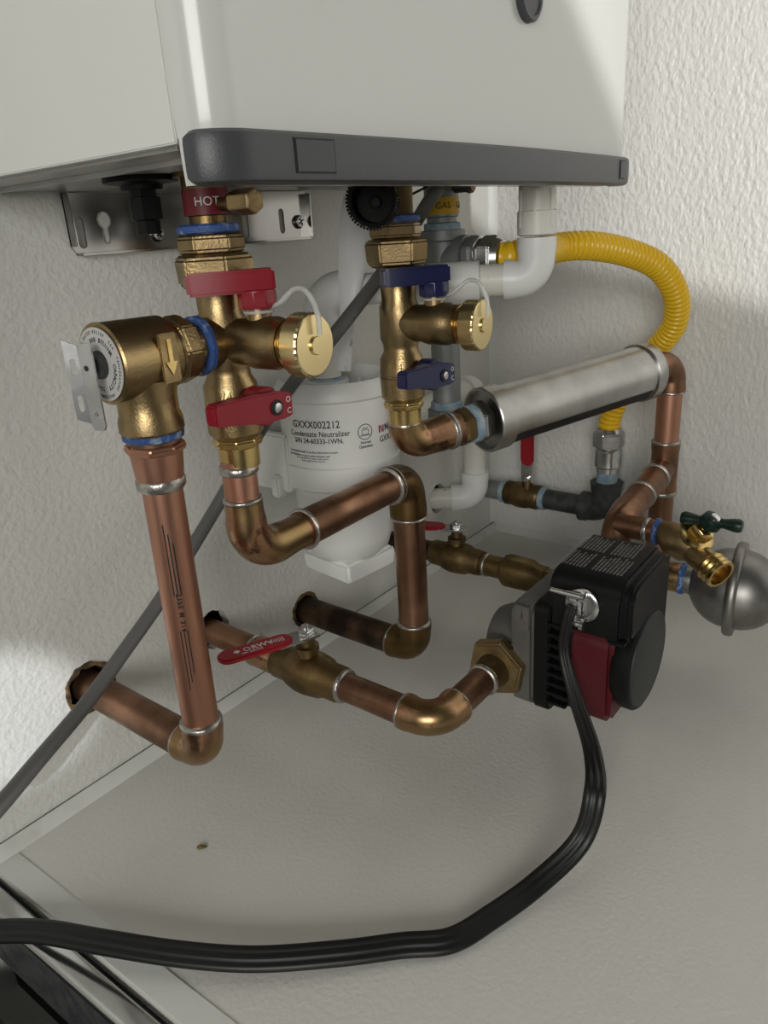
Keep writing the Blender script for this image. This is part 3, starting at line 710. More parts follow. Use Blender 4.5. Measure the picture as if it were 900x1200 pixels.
# white print on the box top: fine lines of text
def topz(x):      # box top height by x offset
    pts = [(-.041, .066), (-.036, .0735), (-.027, .0785), (.030, .0800), (.040, .076)]
    for (a, b), (c, d) in zip(pts, pts[1:]):
        if a <= x <= c: return b+(d-b)*(x-a)/(c-a)
    return .083
rng = random.Random(3)
words = ['WARNING RISK OF ELECTRIC SHOCK', 'CONNECT ONLY TO A PROPERLY', 'GROUNDED GROUNDING TYPE', 'RECEPTACLE INDOOR USE ONLY', 'ACCEPTABLE FOR POTABLE WATER', 'MAX FLUID TEMP 230F 110C', 'MAX WORKING PRESSURE 145 PSI', 'ATTENTION RISQUE DE CHOC', 'BRANCHER SEULEMENT A UNE', 'PRISE CORRECTEMENT MISE']
mb = MB()
for colm, (x0, yy, nl) in enumerate(((-.0265, .003, 8), (-.0265, .028, 9), (.003, .003, 9), (.003, .030, 7))):
    for i in range(nl):
        vf = text2d(words[(i*3+colm*2) % 10], .0020, 'LEFT', res=1, thick=.00003, bold=.00004)
        yb = tb0-yy-i*.0026
        add_mapped(mb, vf, lambda p: Vector((PX+x0+p[0]*.82, yb+p[1], PZ+topz(min(.029, x0+p[0]*.82))+.00015)))
mb.build('lettering', WHITEINK, tb, smooth=False)
# cord clamp
cl = Vector((PX-.0415, .1865, PZ+.0575))
ck = MB().revolve([(0, .0125), (.002, .0125), (.003, .0110), (.003, .0085), (.0015, .008), (.0015, .001)], cl, -X, 28).build('cord_clamp', ZINC, pu)
MB().box(cl+Vector((-.006, .004, -.002)), (.009, .008, .020)).build('clamp_saddle', ZINC, pu, bevel=.0015)
for dzz in (.010, -.012):
    MB().revolve([(-.006, .0022), (.005, .0022), (.005, .0042), (.0075, .0038), (.008, .001)], cl+Vector((-.008, .003, dzz)), -Y, 14).build('clamp_screw', ZINC, pu)
MB().revolve([(0, .0018), (.018, .0018)], cl+Vector((-.008, .003, .010)), Y, 12).build('clamp_screw_tail', ZINC, pu)

# flat power cord: from the clamp down to the floor panel and over the rail
cp = [cl+Vector((-.009, .004, .002)), cl+Vector((-.0115, .006, -.010)), at(661, 765, X=.437), at(676, 822, X=.425), at(694, 880, X=.405), at(697, 930, Z=.060), at(680, 985, Z=.030), at(630, 1035, Z=.012), at(575, 1075, Z=.0075), at(528, 1102, Z=.0065),
      at(470, 1108, Z=.007), at(400, 1117, Z=.009), at(300, 1124, Z=.011), at(210, 1118, Z=.012), at(120, 1104, Z=.013), at(50, 1092, Z=.012), at(-10, 1092, Z=.008), at(-70, 1100, Z=.002), at(-140, 1112, Z=-.01), at(-260, 1135, Z=-.03), at(-420, 1165, Z=-.06)]
path = spline(cp, 10)
mb = MB()
def cord_sec(k, n):
    q = k/n; wdt = .0042+.0030*min(1, max(0, (q-.08)/.12)); return wdt
def ribbon(mb, path, wfn, th, ups):
    n = len(path); S = 44; st = []
    for k in range(n):
        t = (path[min(k+1, n-1)]-path[max(k-1, 0)]).normalized(); u = ups(k/(n-1)); u = (u-t*u.dot(t)).normalized(); s = t.cross(u).normalized()
        wd = wfn(k/(n-1)); st.append(len(mb.v))
        for i in range(S):
            th_ = 2*pi*i/S; x_ = cos(th_); rr = th*(.62+.38*abs(sin(1.5*pi*(x_+1)))**.5)
            mb.v.append(path[k]+s*(wd*x_)+u*(rr*math.copysign(abs(sin(th_))**.45, sin(th_))))
    for k in range(n-1): mb.ring_faces(st[k], st[k+1], S)
    mb.f += [tuple(range(st[0]+S-1, st[0]-1, -1)), tuple(range(st[-1], st[-1]+S))]
def cup(q):
    a_ = min(1, max(0, (q-.22)/.14))
    return Vector((-.9, -.45, .1)).lerp(Vector((-.30, -.40, .85)), a_)
ribbon(mb, path, lambda q: .0040+.0032*min(1, max(0, (q-.10)/.15)), .0034, cup)
tag(mb.build('power_cord', CORD, angle=50), 'flat black power cord curving from the pump across the white floor', 'power cord')

# return line behind the pump ----------------------------------------------
LX, LZ = .605, .082
rl = thing('return_pipe', 'dull brass-coloured pipe with a stepped adapter running from the wall behind the pump', 'pipe', (LX, .38, LZ-.02))
def ly(x, y): return at(x, y, X=LX).y
seg_tube('wall_tube', (LX, WY+.03, LZ), (LX, .425, LZ), .0108, COPPERD, rl)
seg_tube('tube', (LX, .380, LZ), (LX, .335, LZ), .0112, BRASSD, rl)
ring((LX, ly(571, 662), LZ), Y, .0122, rl, .003)
MB().revolve([(0, .0120), (.003, .0165), (.006, .0172), (.030, .0165), (.036, .0135), (.048, .0125)], (LX, ly(590, 665), LZ), -Y, 10).build('adapter', BRASSD, rl, bevel=.001)
seg_tube('tube', (LX, ly(590, 665)-.045, LZ), (LX, PY+.02, LZ), .0112, BRASSD, rl)
elbow((LX, PY, LZ), Y, -X, .0135, .024, .024, ELBOWD, rl)
seg_tube('tube', (LX-.02, PY, LZ), (PX+.054, PY, LZ), .0125, BRASSD, rl)
ball_valve('ball_valve', 'dark brass ball valve with short red handle behind the looping copper pipe', LX, ly(536, 654), LZ, .062, .0150, (-.35, .93, 0), .058, BRASSD, hz=.033)

# ------------------------------------------------------------------ cold line
cold_top = zx_c-.078
CC = Vector((COLD.x, COLD.y, cold_top-.017))
RI = Vector((.757, .2325, .2705))
ce = thing('cold_inlet_elbow', 'short copper elbow between the blue-lever valve and the steel filter', 'copper pipe', (CC.x, CC.y, CC.z-.02))
fd = (RI-CC).normalized()
ring((CC.x, CC.y, cold_top), Z, .0125, ce, .004)
elbow(CC, Z, fd, .0140, .0165, .046, ELBOW, ce, R=.0160)
def along(pxx):
    lo, hi = 0, (RI-CC).length
    for _ in range(40):
        mid = (lo+hi)/2
        if px(CC+fd*mid)[0] < pxx: lo = mid
        else: hi = mid
    return lo
t1 = along(526)
ring(CC+fd*t1, fd, .0152, ce, .006)
MB().revolve([(0, .0138), (.010, .0138)], CC+fd*t1, fd, 28).build('adapter', COPPERB, ce)
hexnut(CC+fd*(t1+.008), fd, .0165, .012, BRASSD, ce, 'adapter_hex')
t2 = t1+.020
MB().revolve([(0, .0135), (.001, .0160), (.006, .0165), (.008, .014)], CC+fd*t2, fd, 28, fn=lambda k, i, r: r+random.uniform(-.0006, .0006)).build('thread_sealant', PTAPE, ce)
wf = thing('water_filter', 'cylindrical brushed stainless steel inline water filter', 'water filter', CC+fd*.16)
hexnut(CC+fd*(t2+.0055), fd, .0185, .012, STEEL, wf, 'end_hex')
t3, t4 = t2+.0155, along(757)
MB().revolve([(.007, .017), (.007, .0245), (0, .0255), (0, .0272), (.001, .0280), (.016, .0280), (.017, .0265)], CC+fd*t3, fd, 48).build('end_cap', STEEL, wf)
MB().revolve([(t3+.016, .0258), (t4-.012, .0258)], CC, fd, 56).build('filter_tube', STEEL, wf)
MB().revolve([(t4-.013, .0272), (t4-.012, .0280), (t4-.002, .0280), (t4, .0268), (t4, .014)], CC, fd, 48).build('end_cap', STEEL, wf)
a_, u_, v_ = basis(fd)
mb = MB(); b = 0; n = 12       # dark strip laid low along the tube
def tube_strip(a0, a1, ta, tb, m, name):
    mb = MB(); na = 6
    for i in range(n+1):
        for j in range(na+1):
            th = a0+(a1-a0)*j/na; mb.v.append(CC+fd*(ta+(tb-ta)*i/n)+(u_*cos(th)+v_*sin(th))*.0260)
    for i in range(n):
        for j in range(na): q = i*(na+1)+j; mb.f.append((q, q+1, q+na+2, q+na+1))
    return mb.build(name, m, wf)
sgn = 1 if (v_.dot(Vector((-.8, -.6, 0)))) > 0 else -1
tube_strip(sgn*radians(118), sgn*radians(160), t3+.018, t4-.016, BLACKM, 'dark_strip')

cr = thing('cold_riser_pipe', 'brown copper riser with a tee beside the pebbled white wall', 'copper pipe', (RI.x, RI.y, 0))
MB().revolve([(t4-.001, .0135), (t4+.006, .0140), (t4+.012, .0132)], CC, fd, 28).build('adapter', COPPERB, cr)
elbow(RI, -fd, -Z, .0140, min(.034, max(.02, (RI-CC).length-t4-.004)), .028, COPPERB, cr, R=.0170)
ring(RI-Z*.0285, Z, .0142, cr, .003)
rT = .0122
TE = at(786, 548, X=RI.x); zT = TE.z
seg_tube('tube', RI-Z*.025, (RI.x, RI.y, zT+.02), rT, COPPER, cr)
MB().revolve([(zT-.026, .0142), (zT-.022, .0142), (zT-.016, .0135), (zT+.016, .0135), (zT+.022, .0142), (zT+.0265, .0142), (zT+.0275, .0128)], (RI.x, RI.y, 0), Z, 30).build('tee', COPPERB, cr)
ring((RI.x, RI.y, zT-.0275), Z, .0143, cr, .005); ring((RI.x, RI.y, zT+.0275), Z, .0140, cr, .003)
BT = Vector((.622, .229, zT-.016))       # branch tee behind the pump
bd = (BT-Vector((RI.x, RI.y, zT))).normalized(); bl = (BT-Vector((RI.x, RI.y, zT))).length
MB().revolve([(0, .0128), (.010, .0128), (.020, .0138), (.027, .0142)], (RI.x, RI.y, zT), bd, 28).build('tee_branch', COPPERB, cr)
ring(Vector((RI.x, RI.y, zT))+bd*.028, bd, .0142, cr, .003)
seg_tube('branch_tube', Vector((RI.x, RI.y, zT))+bd*.025, BT-bd*.02, .0132, COPPERB, cr)
ring(Vector((RI.x, RI.y, zT))+bd*(bl*.52), bd, .0140, cr, .003)
elbow(BT, -bd, -Z, .0142, .030, .026, COPPERB, cr, R=.018, name='tee')
seg_tube('drop_tube', BT-Z*.02, (BT.x, BT.y, .066), .0125, COPPERB, cr)
seg_tube('outlet_tube', BT, BT-Y*.034, .0105, COPPERB, cr)
ring(BT-Y*.027, Y, .0108, cr, .005)
seg_tube('lower_tube', (RI.x, RI.y, zT-.02), (RI.x, RI.y, 0), rT, COPPERB, cr)

# hose bib
hb_o = BT-Y*.034
hbv = thing('hose_bib', 'brass hose tap with dark green cross handle beside the steel tank', 'tap', hb_o)
MB().revolve([(0, .0105), (.001, .0125), (.004, .0125), (.005, .010)], hb_o, -Y, 22).build('thread_sealant', BTAPE, hbv)
HC_ = at(803, 637, X=BT.x-.006)
dirv = (HC_-hb_o).normalized()
MB().tube([hb_o-Y*.003, hb_o-Y*.010, hb_o.lerp(HC_, .6), HC_, HC_+dirv*.012], [.0098, .0120, .0142, .0160, .0120], 24).build('tap_body', BRASS, hbv)
up_ = (at(833, 612, X=BT.x-.012)-HC_); upn = up_.normalized(); ul = up_.length
MB().revolve([(0, .012), (ul*.45, .0125)], HC_, upn, 24).build('bonnet_neck', BRASS, hbv)
MB().revolve([(ul*.40, .0150), (ul*.43, .0158), (ul*.50, .0158), (ul*.53, .0130)], HC_, upn, 28).build('bonnet_flange', BRASSB, hbv)
hexnut(HC_+upn*(ul*.52), upn, .0112, ul*.26, BRASSB, hbv, 'bonnet_nut')
MB().revolve([(ul*.75, .004), (ul*1.0, .004)], HC_, upn, 14).build('stem', BRASSB, hbv)
H2 = HC_+upn*(ul*1.0)
gh = MB().revolve([(-.005, .0072), (-.002, .0092), (.004, .0090), (.0065, .006), (.0068, .001)], H2, upn, 24).build('handle_hub', GREEN, hbv)
hdv = (at(860, 610, X=H2.x-.004)-at(813, 608, X=H2.x+.004)).normalized(); hdv = Vector((0, -1, .03)).normalized()
for s_ in (1, -1):
    MB().revolve([(.004, .0048), (.010, .0040), (.017, .0054), (.0215, .0058), (.0240, .0045), (.0246, .001)], H2+upn*.0005, hdv*s_, 18).build('handle_arm', GREEN, hbv)
MB().revolve([(.0060, .0046), (.0075, .0046), (.0085, .003), (.0086, .0005)], H2, upn, 16).build('handle_screw', ZINC, hbv)
sp_ = at(842, 671, X=BT.x-.024)-HC_; spn = sp_.normalized(); sl_ = sp_.length
MB().revolve([(0, .0110), (sl_*.45, .0112), (sl_*.70, .0115), (sl_*.74, .0100)], HC_, spn, 26).build('spout', BRASS, hbv)
MB().revolve([(sl_*.72, .0122), (sl_*.78, .0134), (sl_*.84, .0122), (sl_*.90, .0134), (sl_*.96, .0122), (sl_*1.02, .0134), (sl_*1.08, .0128), (sl_*1.08, .0105), (sl_*.8, .010)], HC_, spn, 30).build('spout_thread', BRASSB, hbv)

# steel ball tank
TKC = at(862, 690, X=.658)
tk = thing('expansion_tank', 'small round stainless steel tank with a welded rim on the right', 'tank', (TKC.x, TKC.y, TKC.z-.035))
tR = .0364
tax = (Vector((0, -1, -.02))+X*.10).normalized()
prof = []
for i in range(19):
    a_ = pi*i/18; prof.append((-(tR*1.0)*cos(a_)-.003*(1 if i < 9 else -1), max(.0135, tR*sin(a_)) if i < 9 else max(.001, tR*sin(a_))))
MB().revolve(prof, TKC, tax, 44).build('shell', TANK, tk, angle=50)
MB().revolve([(-.0045, tR*.98), (-.0040, tR+.0055), (-.002, tR+.0068), (.002, tR+.0068), (.0040, tR+.0055), (.0045, tR*.98)], TKC, tax, 44).build('rim', TANK, tk, angle=60)
nk = TKC-tax*(tR+.001)
MB().revolve([(0, .0135), (.011, .0130)], nk+tax*.004, -tax, 26).build('neck', TANK, tk)
MB().revolve([(0, .0135), (.001, .0148), (.005, .0148), (.006, .013)], nk-tax*.005, -tax, 26).build('thread_sealant', BTAPE, tk)
seg_tube('nipple', nk-tax*.009, nk-tax*.034, .0140, ELBOW, tk)
e_ = nk-tax*.030
seg_tube('inlet_tube', e_, (BT.x, BT.y, e_.z), .0115, COPPERB, tk)

# ------------------------------------------------------------------ gas line
G = Vector((GAS.x, GAS.y, 0)); zg = .384
gt = thing('gas_tee', 'grey galvanized gas tee with a capped drip leg', 'gas fitting', (G.x, G.y, .24))
MB().revolve([(.4135, .0125), (.4125, .0150), (.4065, .0155), (.405, .014)], G, Z, 30, fn=lambda k, i, r: r+random.uniform(-.0006, .0006)).build('thread_sealant', PTAPE, gt)
MB().revolve([(.4075, .0165), (.407, .0195), (.3995, .0195), (.398, .0170), (zg, .0168), (.368, .0168), (.3665, .0192), (.359, .0192), (.3585, .0165)], G, Z, 36).build('tee_body', GALV, gt)
MB().revolve([(0, .0150), (.017, .0155), (.0175, .0188), (.026, .0188), (.0265, .015)], G+Z*zg, -Y, 34).build('tee_branch', GALV, gt)
zcap = at(520, 478, Y=G.y).z
seg_tube('drip_leg', G+Z*.362, G+Z*(zcap-.01), .0128, GALV, gt)
MB().revolve([(zcap+.006, .013), (zcap+.005, .0148), (zcap-.002, .0150), (zcap-.003, .013)], G, Z, 28, fn=lambda k, i, r: r+random.uniform(-.0005, .0005)).build('thread_sealant', PTAPE, gt)
MB().revolve([(zcap-.001, .0160), (zcap-.002, .0178), (zcap-.010, .0178), (zcap-.012, .0162), (zcap-.026, .0160), (zcap-.028, .0145)], G, Z, 32).build('drip_cap', GALV, gt)
gh_ = thing('gas_hose', 'yellow corrugated flexible gas hose looping along the right wall', 'gas hose', (.8, .3, .2))
c0 = G+Z*zg-Y*.0262
hexnut(c0, -Y, .0185, .0105, GALV, gh_, 'adapter_hex'); MB().revolve([(.0105, .016), (.0125, .0175), (.014, .014)], c0, -Y, 28).build('adapter_collar', ZINC, gh_)
hexnut(c0-Y*.0135, -Y, .0180, .0145, ZINC, gh_, 'flare_nut'); MB().revolve([(.028, .0155), (.0325, .0130), (.033, .011)], c0, -Y, 28).build('nut_skirt', ZINC, gh_)
s0 = c0-Y*.031
GX = .8285
LB = at(714, 505, X=GX); zb = LB.z
hpts = [s0, s0-Y*.006+X*.003, Vector((.586, .296, zg+.001)), at(648, 291, X=.640), at(690, 288, X=.675), at(735, 296, X=.722), at(772, 313, X=.758), at(792, 345, X=.785), at(791, 378, X=.805), at(775, 402, X=.818), at(752, 425, X=.826), at(733, 450, X=.829), at(720, 477, X=GX), Vector((GX, LB.y, zb+.012)), Vector((GX, LB.y, zb-.004))]
pth = spline(hpts, 40)
# resample evenly
L_ = [0]
for a_, b_ in zip(pth, pth[1:]): L_.append(L_[-1]+(b_-a_).length)
pitch = .0056; NP = int(L_[-1]/pitch)*6
res_, rad_ = [], []
j = 0
for k in range(NP+1):
    s_ = L_[-1]*k/NP
    while j < len(L_)-2 and L_[j+1] < s_: j += 1
    f_ = (s_-L_[j])/max(1e-9, L_[j+1]-L_[j]); res_.append(pth[j].lerp(pth[j+1], f_))
    rad_.append(.0106+.0023*abs(cos(pi*k/6))**.6*1.0)
MB().tube(res_, rad_, 22).build('corrugated_jacket', YELLOW, gh_, angle=60)
lb = Vector((GX, LB.y, 0))
hexnut(lb+Z*(zb-.020), Z, .0185, .020, ZINC, gh_, 'flare_nut'); MB().revolve([(zb+.004, .0130), (zb-.001, .0160)], lb, Z, 28).build('nut_skirt', ZINC, gh_)
MB().revolve([(zb-.020, .0135), (zb-.023, .0160), (zb-.042, .0158), (zb-.044, .0135), (zb-.050, .0130)], lb, Z, 30).build('adapter', ZINC, gh_)
# shutoff + black elbow
gv = thing('gas_shutoff', 'brass gas shutoff valve with upright red handle and black iron elbow', 'gas valve', (GX, .4, .05))
gz = .074
seg_tube('wall_nipple', (GX, WY+.03, gz), (GX, .462, gz), .0125, GALV, gv)
MB().revolve([(0, .013), (.001, .0145), (.007, .0145), (.008, .013)], (GX, .464, gz), -Y, 26).build('thread_sealant', PTAPE, gv)
MB().revolve([(0, .0150), (.003, .0165), (.012, .0158), (.018, .0175), (.030, .0178), (.036, .0160), (.046, .0168), (.050, .0150)], (GX, .457, gz), -Y, 10).build('valve_body', BRASSD, gv, bevel=.001)
MB().revolve([(0, .013), (.001, .0148), (.007, .0148), (.008, .013)], (GX, .407, gz), -Y, 26).build('thread_sealant', PTAPE, gv)
ec = Vector((GX, LB.y, gz))
seg_tube('nipple', (GX, .402, gz), (GX, LB.y+.02, gz), .0128, IRON, gv)
elbow(ec, Y, Z, .0165, .028, .030, IRON, gv, R=.018, lip=.001)
MB().revolve([(.026, .0180), (.036, .0195), (.0365, .014)], ec, Z, 30).build('elbow_collar', IRON, gv); MB().revolve([(.022, .0180), (.030, .0188), (.031, .013)], ec, Y, 30).build('elbow_collar', IRON, gv)
seg_tube('riser_nipple', ec+Z*.03, lb+Z*(zb-.047), .0125, PTAPE, gv)
hv = Vector((GX-.004, .424, gz))
MB().revolve([(.012, .0070), (.024, .0065)], hv, Z, 18).build('stem', BRASSD, gv)
MB().box(hv+Vector((-.002, 0, .034)), (.0022, .0165, .026)).build('handle_plate', ZINC, gv, bevel=.0006)
MB().revolve([(0, .004), (.004, .004), (.0045, .003)], hv+Vector((-.003, 0, .026)), -X, 14).build('handle_nut', ZINC, gv)
MB().prism(capsule2(0, .085, .0088), hv+Vector((-.0045, 0, .043)), Z, Y, X, .005).build('handle_grip', REDV, gv, bevel=.0012)

# ------------------------------------------------------------------ condensate
NC = Vector((.482, .434, 0))
pv = thing('condensate_pipe', 'white plastic drain pipe elbowing from the heater outlet to the canister', 'plastic pipe', (CON.x, CON.y, .35))
zp = at(620, 328, Y=CON.y).z
MB().revolve([(.441, .0135), (.4405, .0138), (.418, .0136), (.417, .0148), (zp+.032, .0146), (zp+.031, .0118)], (CON.x, CON.y, 0), Z, 16).build('coupling', PVCP, pv, angle=30)
for th in (2.6, 3.5, 4.4): MB().box((CON.x+.0142*cos(th), CON.y+.0142*sin(th), .419), (.0022, .0022, .026), (cos(th), sin(th), 0)).build('coupling_rib', PVCP, pv, bevel=.0004)
cd = (Vector((NC.x-.004, NC.y-.004, 0))-CON).normalized()
pe = Vector((CON.x, CON.y, zp))
elbow(pe, Z, cd, .0140, .0300, .024, PVC, pv, R=.0150, lip=.0008)
seg_tube('tube', pe+cd*.024, pe+cd*.055, .0122, PVCP, pv)
NI = Vector((NC.x-.021, NC.y-.010, 0))
pe2 = Vector((NI.x, NI.y, zp-.002)); cd = (pe2-pe).normalized()
MB().revolve([(0, .0140), (.0005, .0162), (.040, .0162), (.041, .0125)], pe+cd*.043, cd, 30).build('coupling', PVC, pv)
seg_tube('tube', pe+cd*.080, pe2-cd*.02, .0122, PVC, pv)
elbow(pe2, -cd, -Z, .0158, .030, .032, PVC, pv, R=.0190, lip=.0008)
seg_tube('tube', pe2-Z*.028, (NI.x, NI.y, .292), .0122, PVCP, pv)
# canister
cn = thing('condensate_neutralizer', 'white plastic canister with printed label fixed to the back wall', 'canister', (NC.x, NC.y, .106))
nt_ = at(400, 462, Y=NC.y).z; nb = at(410, 672, Y=NC.y).z
NT, NB = .2785, .112
def nz(py): return at(345, py, Y=NC.y).z
z_l0, z_l1 = nz(548)+.001, nz(480)
body = MB().revolve([(NB+.012, .010), (NB+.016, .028), (NB+.026, .0385), (NB+.040, .0425), (z_l0-.028, .0448), (z_l0-.0240, .0520), (z_l0-.004, .0530), (z_l0-.003, .0512), (z_l1+.004, .0512), (z_l1+.006, .0535), (z_l1+.012, .0535), (z_l1+.020, .0480), (NT-.004, .0440), (NT, .040), (NT, .002)], NC, Z, 64).build('canister_body', CAN, cn, angle=40)
bq = MB(); rows = []
for z_, s_ in ((NB, .030), (NB+.014, .0318), (NB+.020, .030)):
    rows.append(len(bq.v)); bq.v += [NC+Z*z_+(Vector((cos(a0), sin(a0), 0)))*s_*1.414 for a0 in [radians(-142+90*i) for i in range(4)]]
bq.ring_faces(rows[0], rows[1], 4); bq.ring_faces(rows[1], rows[2], 4); bq.f += [(3, 2, 1, 0), (8, 9, 10, 11)]
bq.build('canister_foot', CAN, cn, bevel=.003, bseg=3)
ni = MB().revolve([(NT-.002, .0185), (NT+.017, .0180), (NT+.018, .0165), (NT+.018, .0125)], NI, Z, 30).build('inlet_collar', CAN, cn)
MB().revolve([(NT+.018, .0150), (NT+.020, .0150), (NT+.0205, .0126)], NI, Z, 28).build('blue_primer', PTAPE, cn)
bq = at(398, 452, Y=NC.y-.01); bq.z = NT
MB().revolve([(-.001, .0095), (.003, .0095), (.0035, .008), (.0035, .0035), (.010, .0032)], (NC.x+.030, NC.y-.002, NT), Z, 24).build('vent_cap', CAN, cn)
mb = MB(); mb.box((NC.x-.046, NC.y+.040, .225), (.010, .045, .052)); mb.box((NC.x-.052, NC.y+.030, .205), (.012, .010, .020)); mb.build('wall_clip', CAN, cn, bevel=.002)
# label print wrapped round the canister
rl_ = .0514
angc = atan2(-NC.y, -NC.x)      # towards the viewer
mb = MB(); mbr = MB()
def wrap(body, size, arc_x, z, target, align='LEFT', bold=0):
    add_mapped(target, text2d(body, size, align, bold, res=2, thick=.00004), lambda p: Vector((NC.x+(rl_+p[2])*cos(angc+(arc_x+p[0]*.86)/rl_), NC.y+(rl_+p[2])*sin(angc+(arc_x+p[0]*.86)/rl_), z+p[1])))
def aw(pxx, pyy):     # arc position and height for a pixel on the label
    best = None
    for i in range(400):
        a0 = -1.5+3*i/400; p = Vector((NC.x+rl_*cos(angc+a0), NC.y+rl_*sin(angc+a0), .2))
        for _ in range(3):
            x_, y_ = px(p); p.z -= (pyy-y_)*-0.0 + (pyy-y_)*depth(p)/FPX
        d_ = abs(px(p)[0]-pxx)
        if best is None or d_ < best[0]: best = (d_, a0*rl_, p.z)
    return best[1], best[2]
for body_, sz, xx, yy, bd_ in (('GXXX002212', .0088, 343, 496, .00008), ('Condensate Neutralizer', .0066, 341, 506, .00006), ('S/N 24-60333-1WN.', .0062, 346, 515, .00008),
        ('For warranty details or product information contact', .0026, 341, 526, .00003), ('your distributor or go to www.navieninc.com', .0026, 341, 530, .00003), ('Do not block inlet. Replace media yearly.', .0022, 348, 535, 0), ('Keep upright when in service.', .0022, 354, 539, 0)):
    ax_, az_ = aw(xx, yy); wrap(body_, sz, ax_, az_, mb, bold=bd_)
ax_, az_ = aw(428, 506)
for rr, ww in ((.0068, .0003),):
    vf = curve_plate(circ(0, 0, rr, 36), [circ(0, 0, rr-ww*2, 36)], .0001)
    add_mapped(mb, vf, lambda p: Vector((NC.x+(rl_+p[2])*cos(angc+(ax_+p[0])/rl_), NC.y+(rl_+p[2])*sin(angc+(ax_+p[0])/rl_), az_+p[1])))
for rect in ((-.0032, -.0022, .0032, .0018), (-.0045, -.0034, .0045, -.0026), (-.0022, .0022, .0022, .0036)):
    x0, y0, x1, y1 = rect
    vf = curve_plate([(x0, y0), (x1, y0), (x1, y1), (x0, y1)], [[(x0+.0004, y0+.0003), (x1-.0004, y0+.0003), (x1-.0004, y1-.0003), (x0+.0004, y1-.0003)]], .0001)
    add_mapped(mb, vf, lambda p: Vector((NC.x+(rl_+p[2])*cos(angc+(ax_+p[0])/rl_), NC.y+(rl_+p[2])*sin(angc+(ax_+p[0])/rl_), az_+p[1])))
wrap('Normal', .0036, ax_, az_-.0090, mb, 'CENTER', .00005); wrap('Operation', .0036, ax_, az_-.0125, mb, 'CENTER', .00005)
ax2, az2 = aw(444, 503)
def quadmark(pts, target):
    b = len(target.v)
    for p in pts: target.v.append(Vector((NC.x+rl_*cos(angc+(ax2+p[0])/rl_), NC.y+rl_*sin(angc+(ax2+p[0])/rl_), az2+p[1])))
    target.f.append(tuple(range(b, b+len(pts))))
quadmark([(0, -.003), (.0018, -.003), (.0018, .003), (0, .003)], mbr); quadmark([(.0018, .003), (.0028, .003), (.0046, -.003), (.0036, -.003)], mb); quadmark([(.0046, -.003), (.0062, -.003), (.0062, .003), (.0046, .003)], mbr)
wrap('NAVIEN', .0076, ax2+.0072, az2, mb, bold=.0003); wrap('GXXX002212', .0074, ax2+.0002, az2-.0092, mb, bold=.00005)
mb.build('lettering', BLACKINK, body, smooth=False); mbr.build('logo_mark', REDINK, body, smooth=False)
# outlet drain in the corner
DR = Vector((.757, .462, 0)); zd0, zd1 = .089, at(548, 455, Y=.462).z
dr = thing('drain_pipe', 'white plastic drain pipe dropping in the corner and into the wall', 'plastic pipe', (DR.x, DR.y, zd0))
de = Vector((DR.x, DR.y, zd0))
elbow(de, Z, (Vector((.730, WY, zd0))-de), .0165, .034, .030, PVC, dr, R=.019)
seg_tube('wall_tube', de+(Vector((.730, WY, zd0))-de).normalized()*.026, Vector((.730, WY, zd0))+(Vector((.730, WY, zd0))-de).normalized()*.03, .0132, PVCP, dr)
seg_tube('tube', de+Z*.030, (DR.x, DR.y, zd1-.022), .0134, PVCP, dr)
dt = Vector((DR.x, DR.y, zd1)); od = (Vector((NC.x+.03, NC.y, zd1))-dt).normalized()
elbow(dt, -Z, od, .0160, .030, .030, PVC, dr, R=.019)
seg_tube('tube', dt+od*.026, Vector((NC.x+.05, NC.y+.001, zd1)), .0132, PVCP, dr)

# white folded plastic strip hanging by the canister inlet
sp = [at(416, 232, Y=.393), at(416, 262, Y=.393), at(414, 300, Y=.392), at(409, 345, Y=.392), at(406, 385, Y=.394), at(403, 435, Y=.397)]
pth2 = spline(sp, 6); mb = MB(); n = len(pth2); st = []
for k, p in enumerate(pth2):
    q = k/(n-1); wv = .0090+.0045*sin(pi*min(1, q*1.5))-.0035*q
    sd = (CR*.96+CF*.25*cos(q*5)).normalized(); nn = CF
    st.append(len(mb.v))
    for a0 in range(12):
        th = 2*pi*a0/12; mb.v.append(p+sd*(wv*cos(th))+nn*((.0045*(1-.75*q))*sin(th)))
for k in range(n-1): mb.ring_faces(st[k], st[k+1], 12)
mb.f += [tuple(range(11, -1, -1)), tuple(range(st[-1], st[-1]+12))]
tag(mb.build('white_plastic_tube', SHEETW, angle=60), 'white flattened plastic tube hanging beside the canister inlet', 'plastic tube')

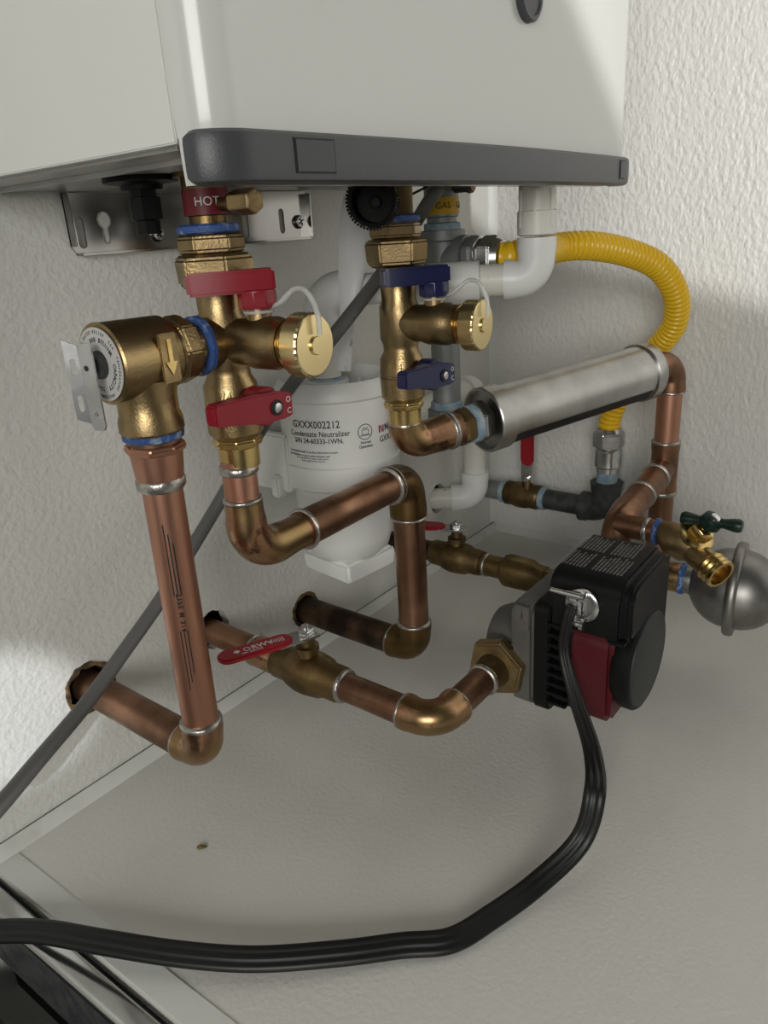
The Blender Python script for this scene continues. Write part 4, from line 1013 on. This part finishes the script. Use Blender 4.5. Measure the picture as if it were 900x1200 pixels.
# grey cable sagging across the back wall
gc = [at(515, 218, Y=.340), at(500, 240, Y=.350), at(478, 275, Y=.379), at(460, 302, Y=.377), at(442, 328, Y=.371), at(389, 396, Y=.366), at(345, 447, Y=.415), at(300, 512, Y=.43), at(262, 580, Y=.440), at(225, 642, Y=.444), at(190, 700, Y=.442), at(145, 764, Y=.436), at(100, 826, Y=.428), at(50, 885, Y=.412), at(0, 944, Y=.395), at(-60, 1010, Y=.375), at(-160, 1100, Y=.33), at(-300, 1190, Y=.25), at(-480, 1280, Y=.15)]
tag(MB().tube(spline(gc, 8), .0052, 16).build('grey_cable', GREYCAB, angle=60), 'grey cable sagging diagonally past the canister and along the back wall', 'cable')

# steel rail beyond the floor edge, lower left
rdir = (FX1-FX0).normalized(); rn = Vector((-rdir.y, rdir.x, 0))
if rn.x > 0: rn = -rn
R0 = Vector((fx(WY), WY, 0)); R1 = Vector((fx(-.5), -.5, 0))
rl2 = thing('steel_rail', 'polished steel rail along the edge of the floor panel', 'rail', R0.lerp(R1, .5)-Z*.03)
prof = [(.004, -.030), (.004, -.008), (.005, -.005), (.008, -.004), (.0155, -.005), (.0185, -.0075), (.0195, -.011), (.0185, -.014), (.016, -.014), (.016, -.030)]
MB().prism(prof, R0, rn, Z, R1-R0, (R1-R0).length).build('rail_channel', RAIL, rl2, angle=50)
mb = MB()
MB().prism([(.0155, -.015), (.018, -.015), (.019, -.018), (.019, -.06), (.0155, -.06)], R0, rn, Z, R1-R0, (R1-R0).length).build('rail_skirt', IRON, rl2)

# crumb of dry leaf on the floor
lp = at(237, 992, Z=.0012)
outl = [(.0040, 0), (.002, .0016), (-.0012, .002), (-.0035, .0008), (-.0042, -.0006), (-.002, -.0022), (.0014, -.0014)]
mb = MB(); b0 = len(mb.v)
mb.prism(outl, (lp.x, lp.y, .0002), Vector((.6, -.8, 0)), Vector((.8, .6, 0)), Z, .0016)
lf = mb.build('dry_leaf', LEAF, bevel=.0004); tag(lf, 'small curled brown leaf crumb on the white floor', 'leaf')
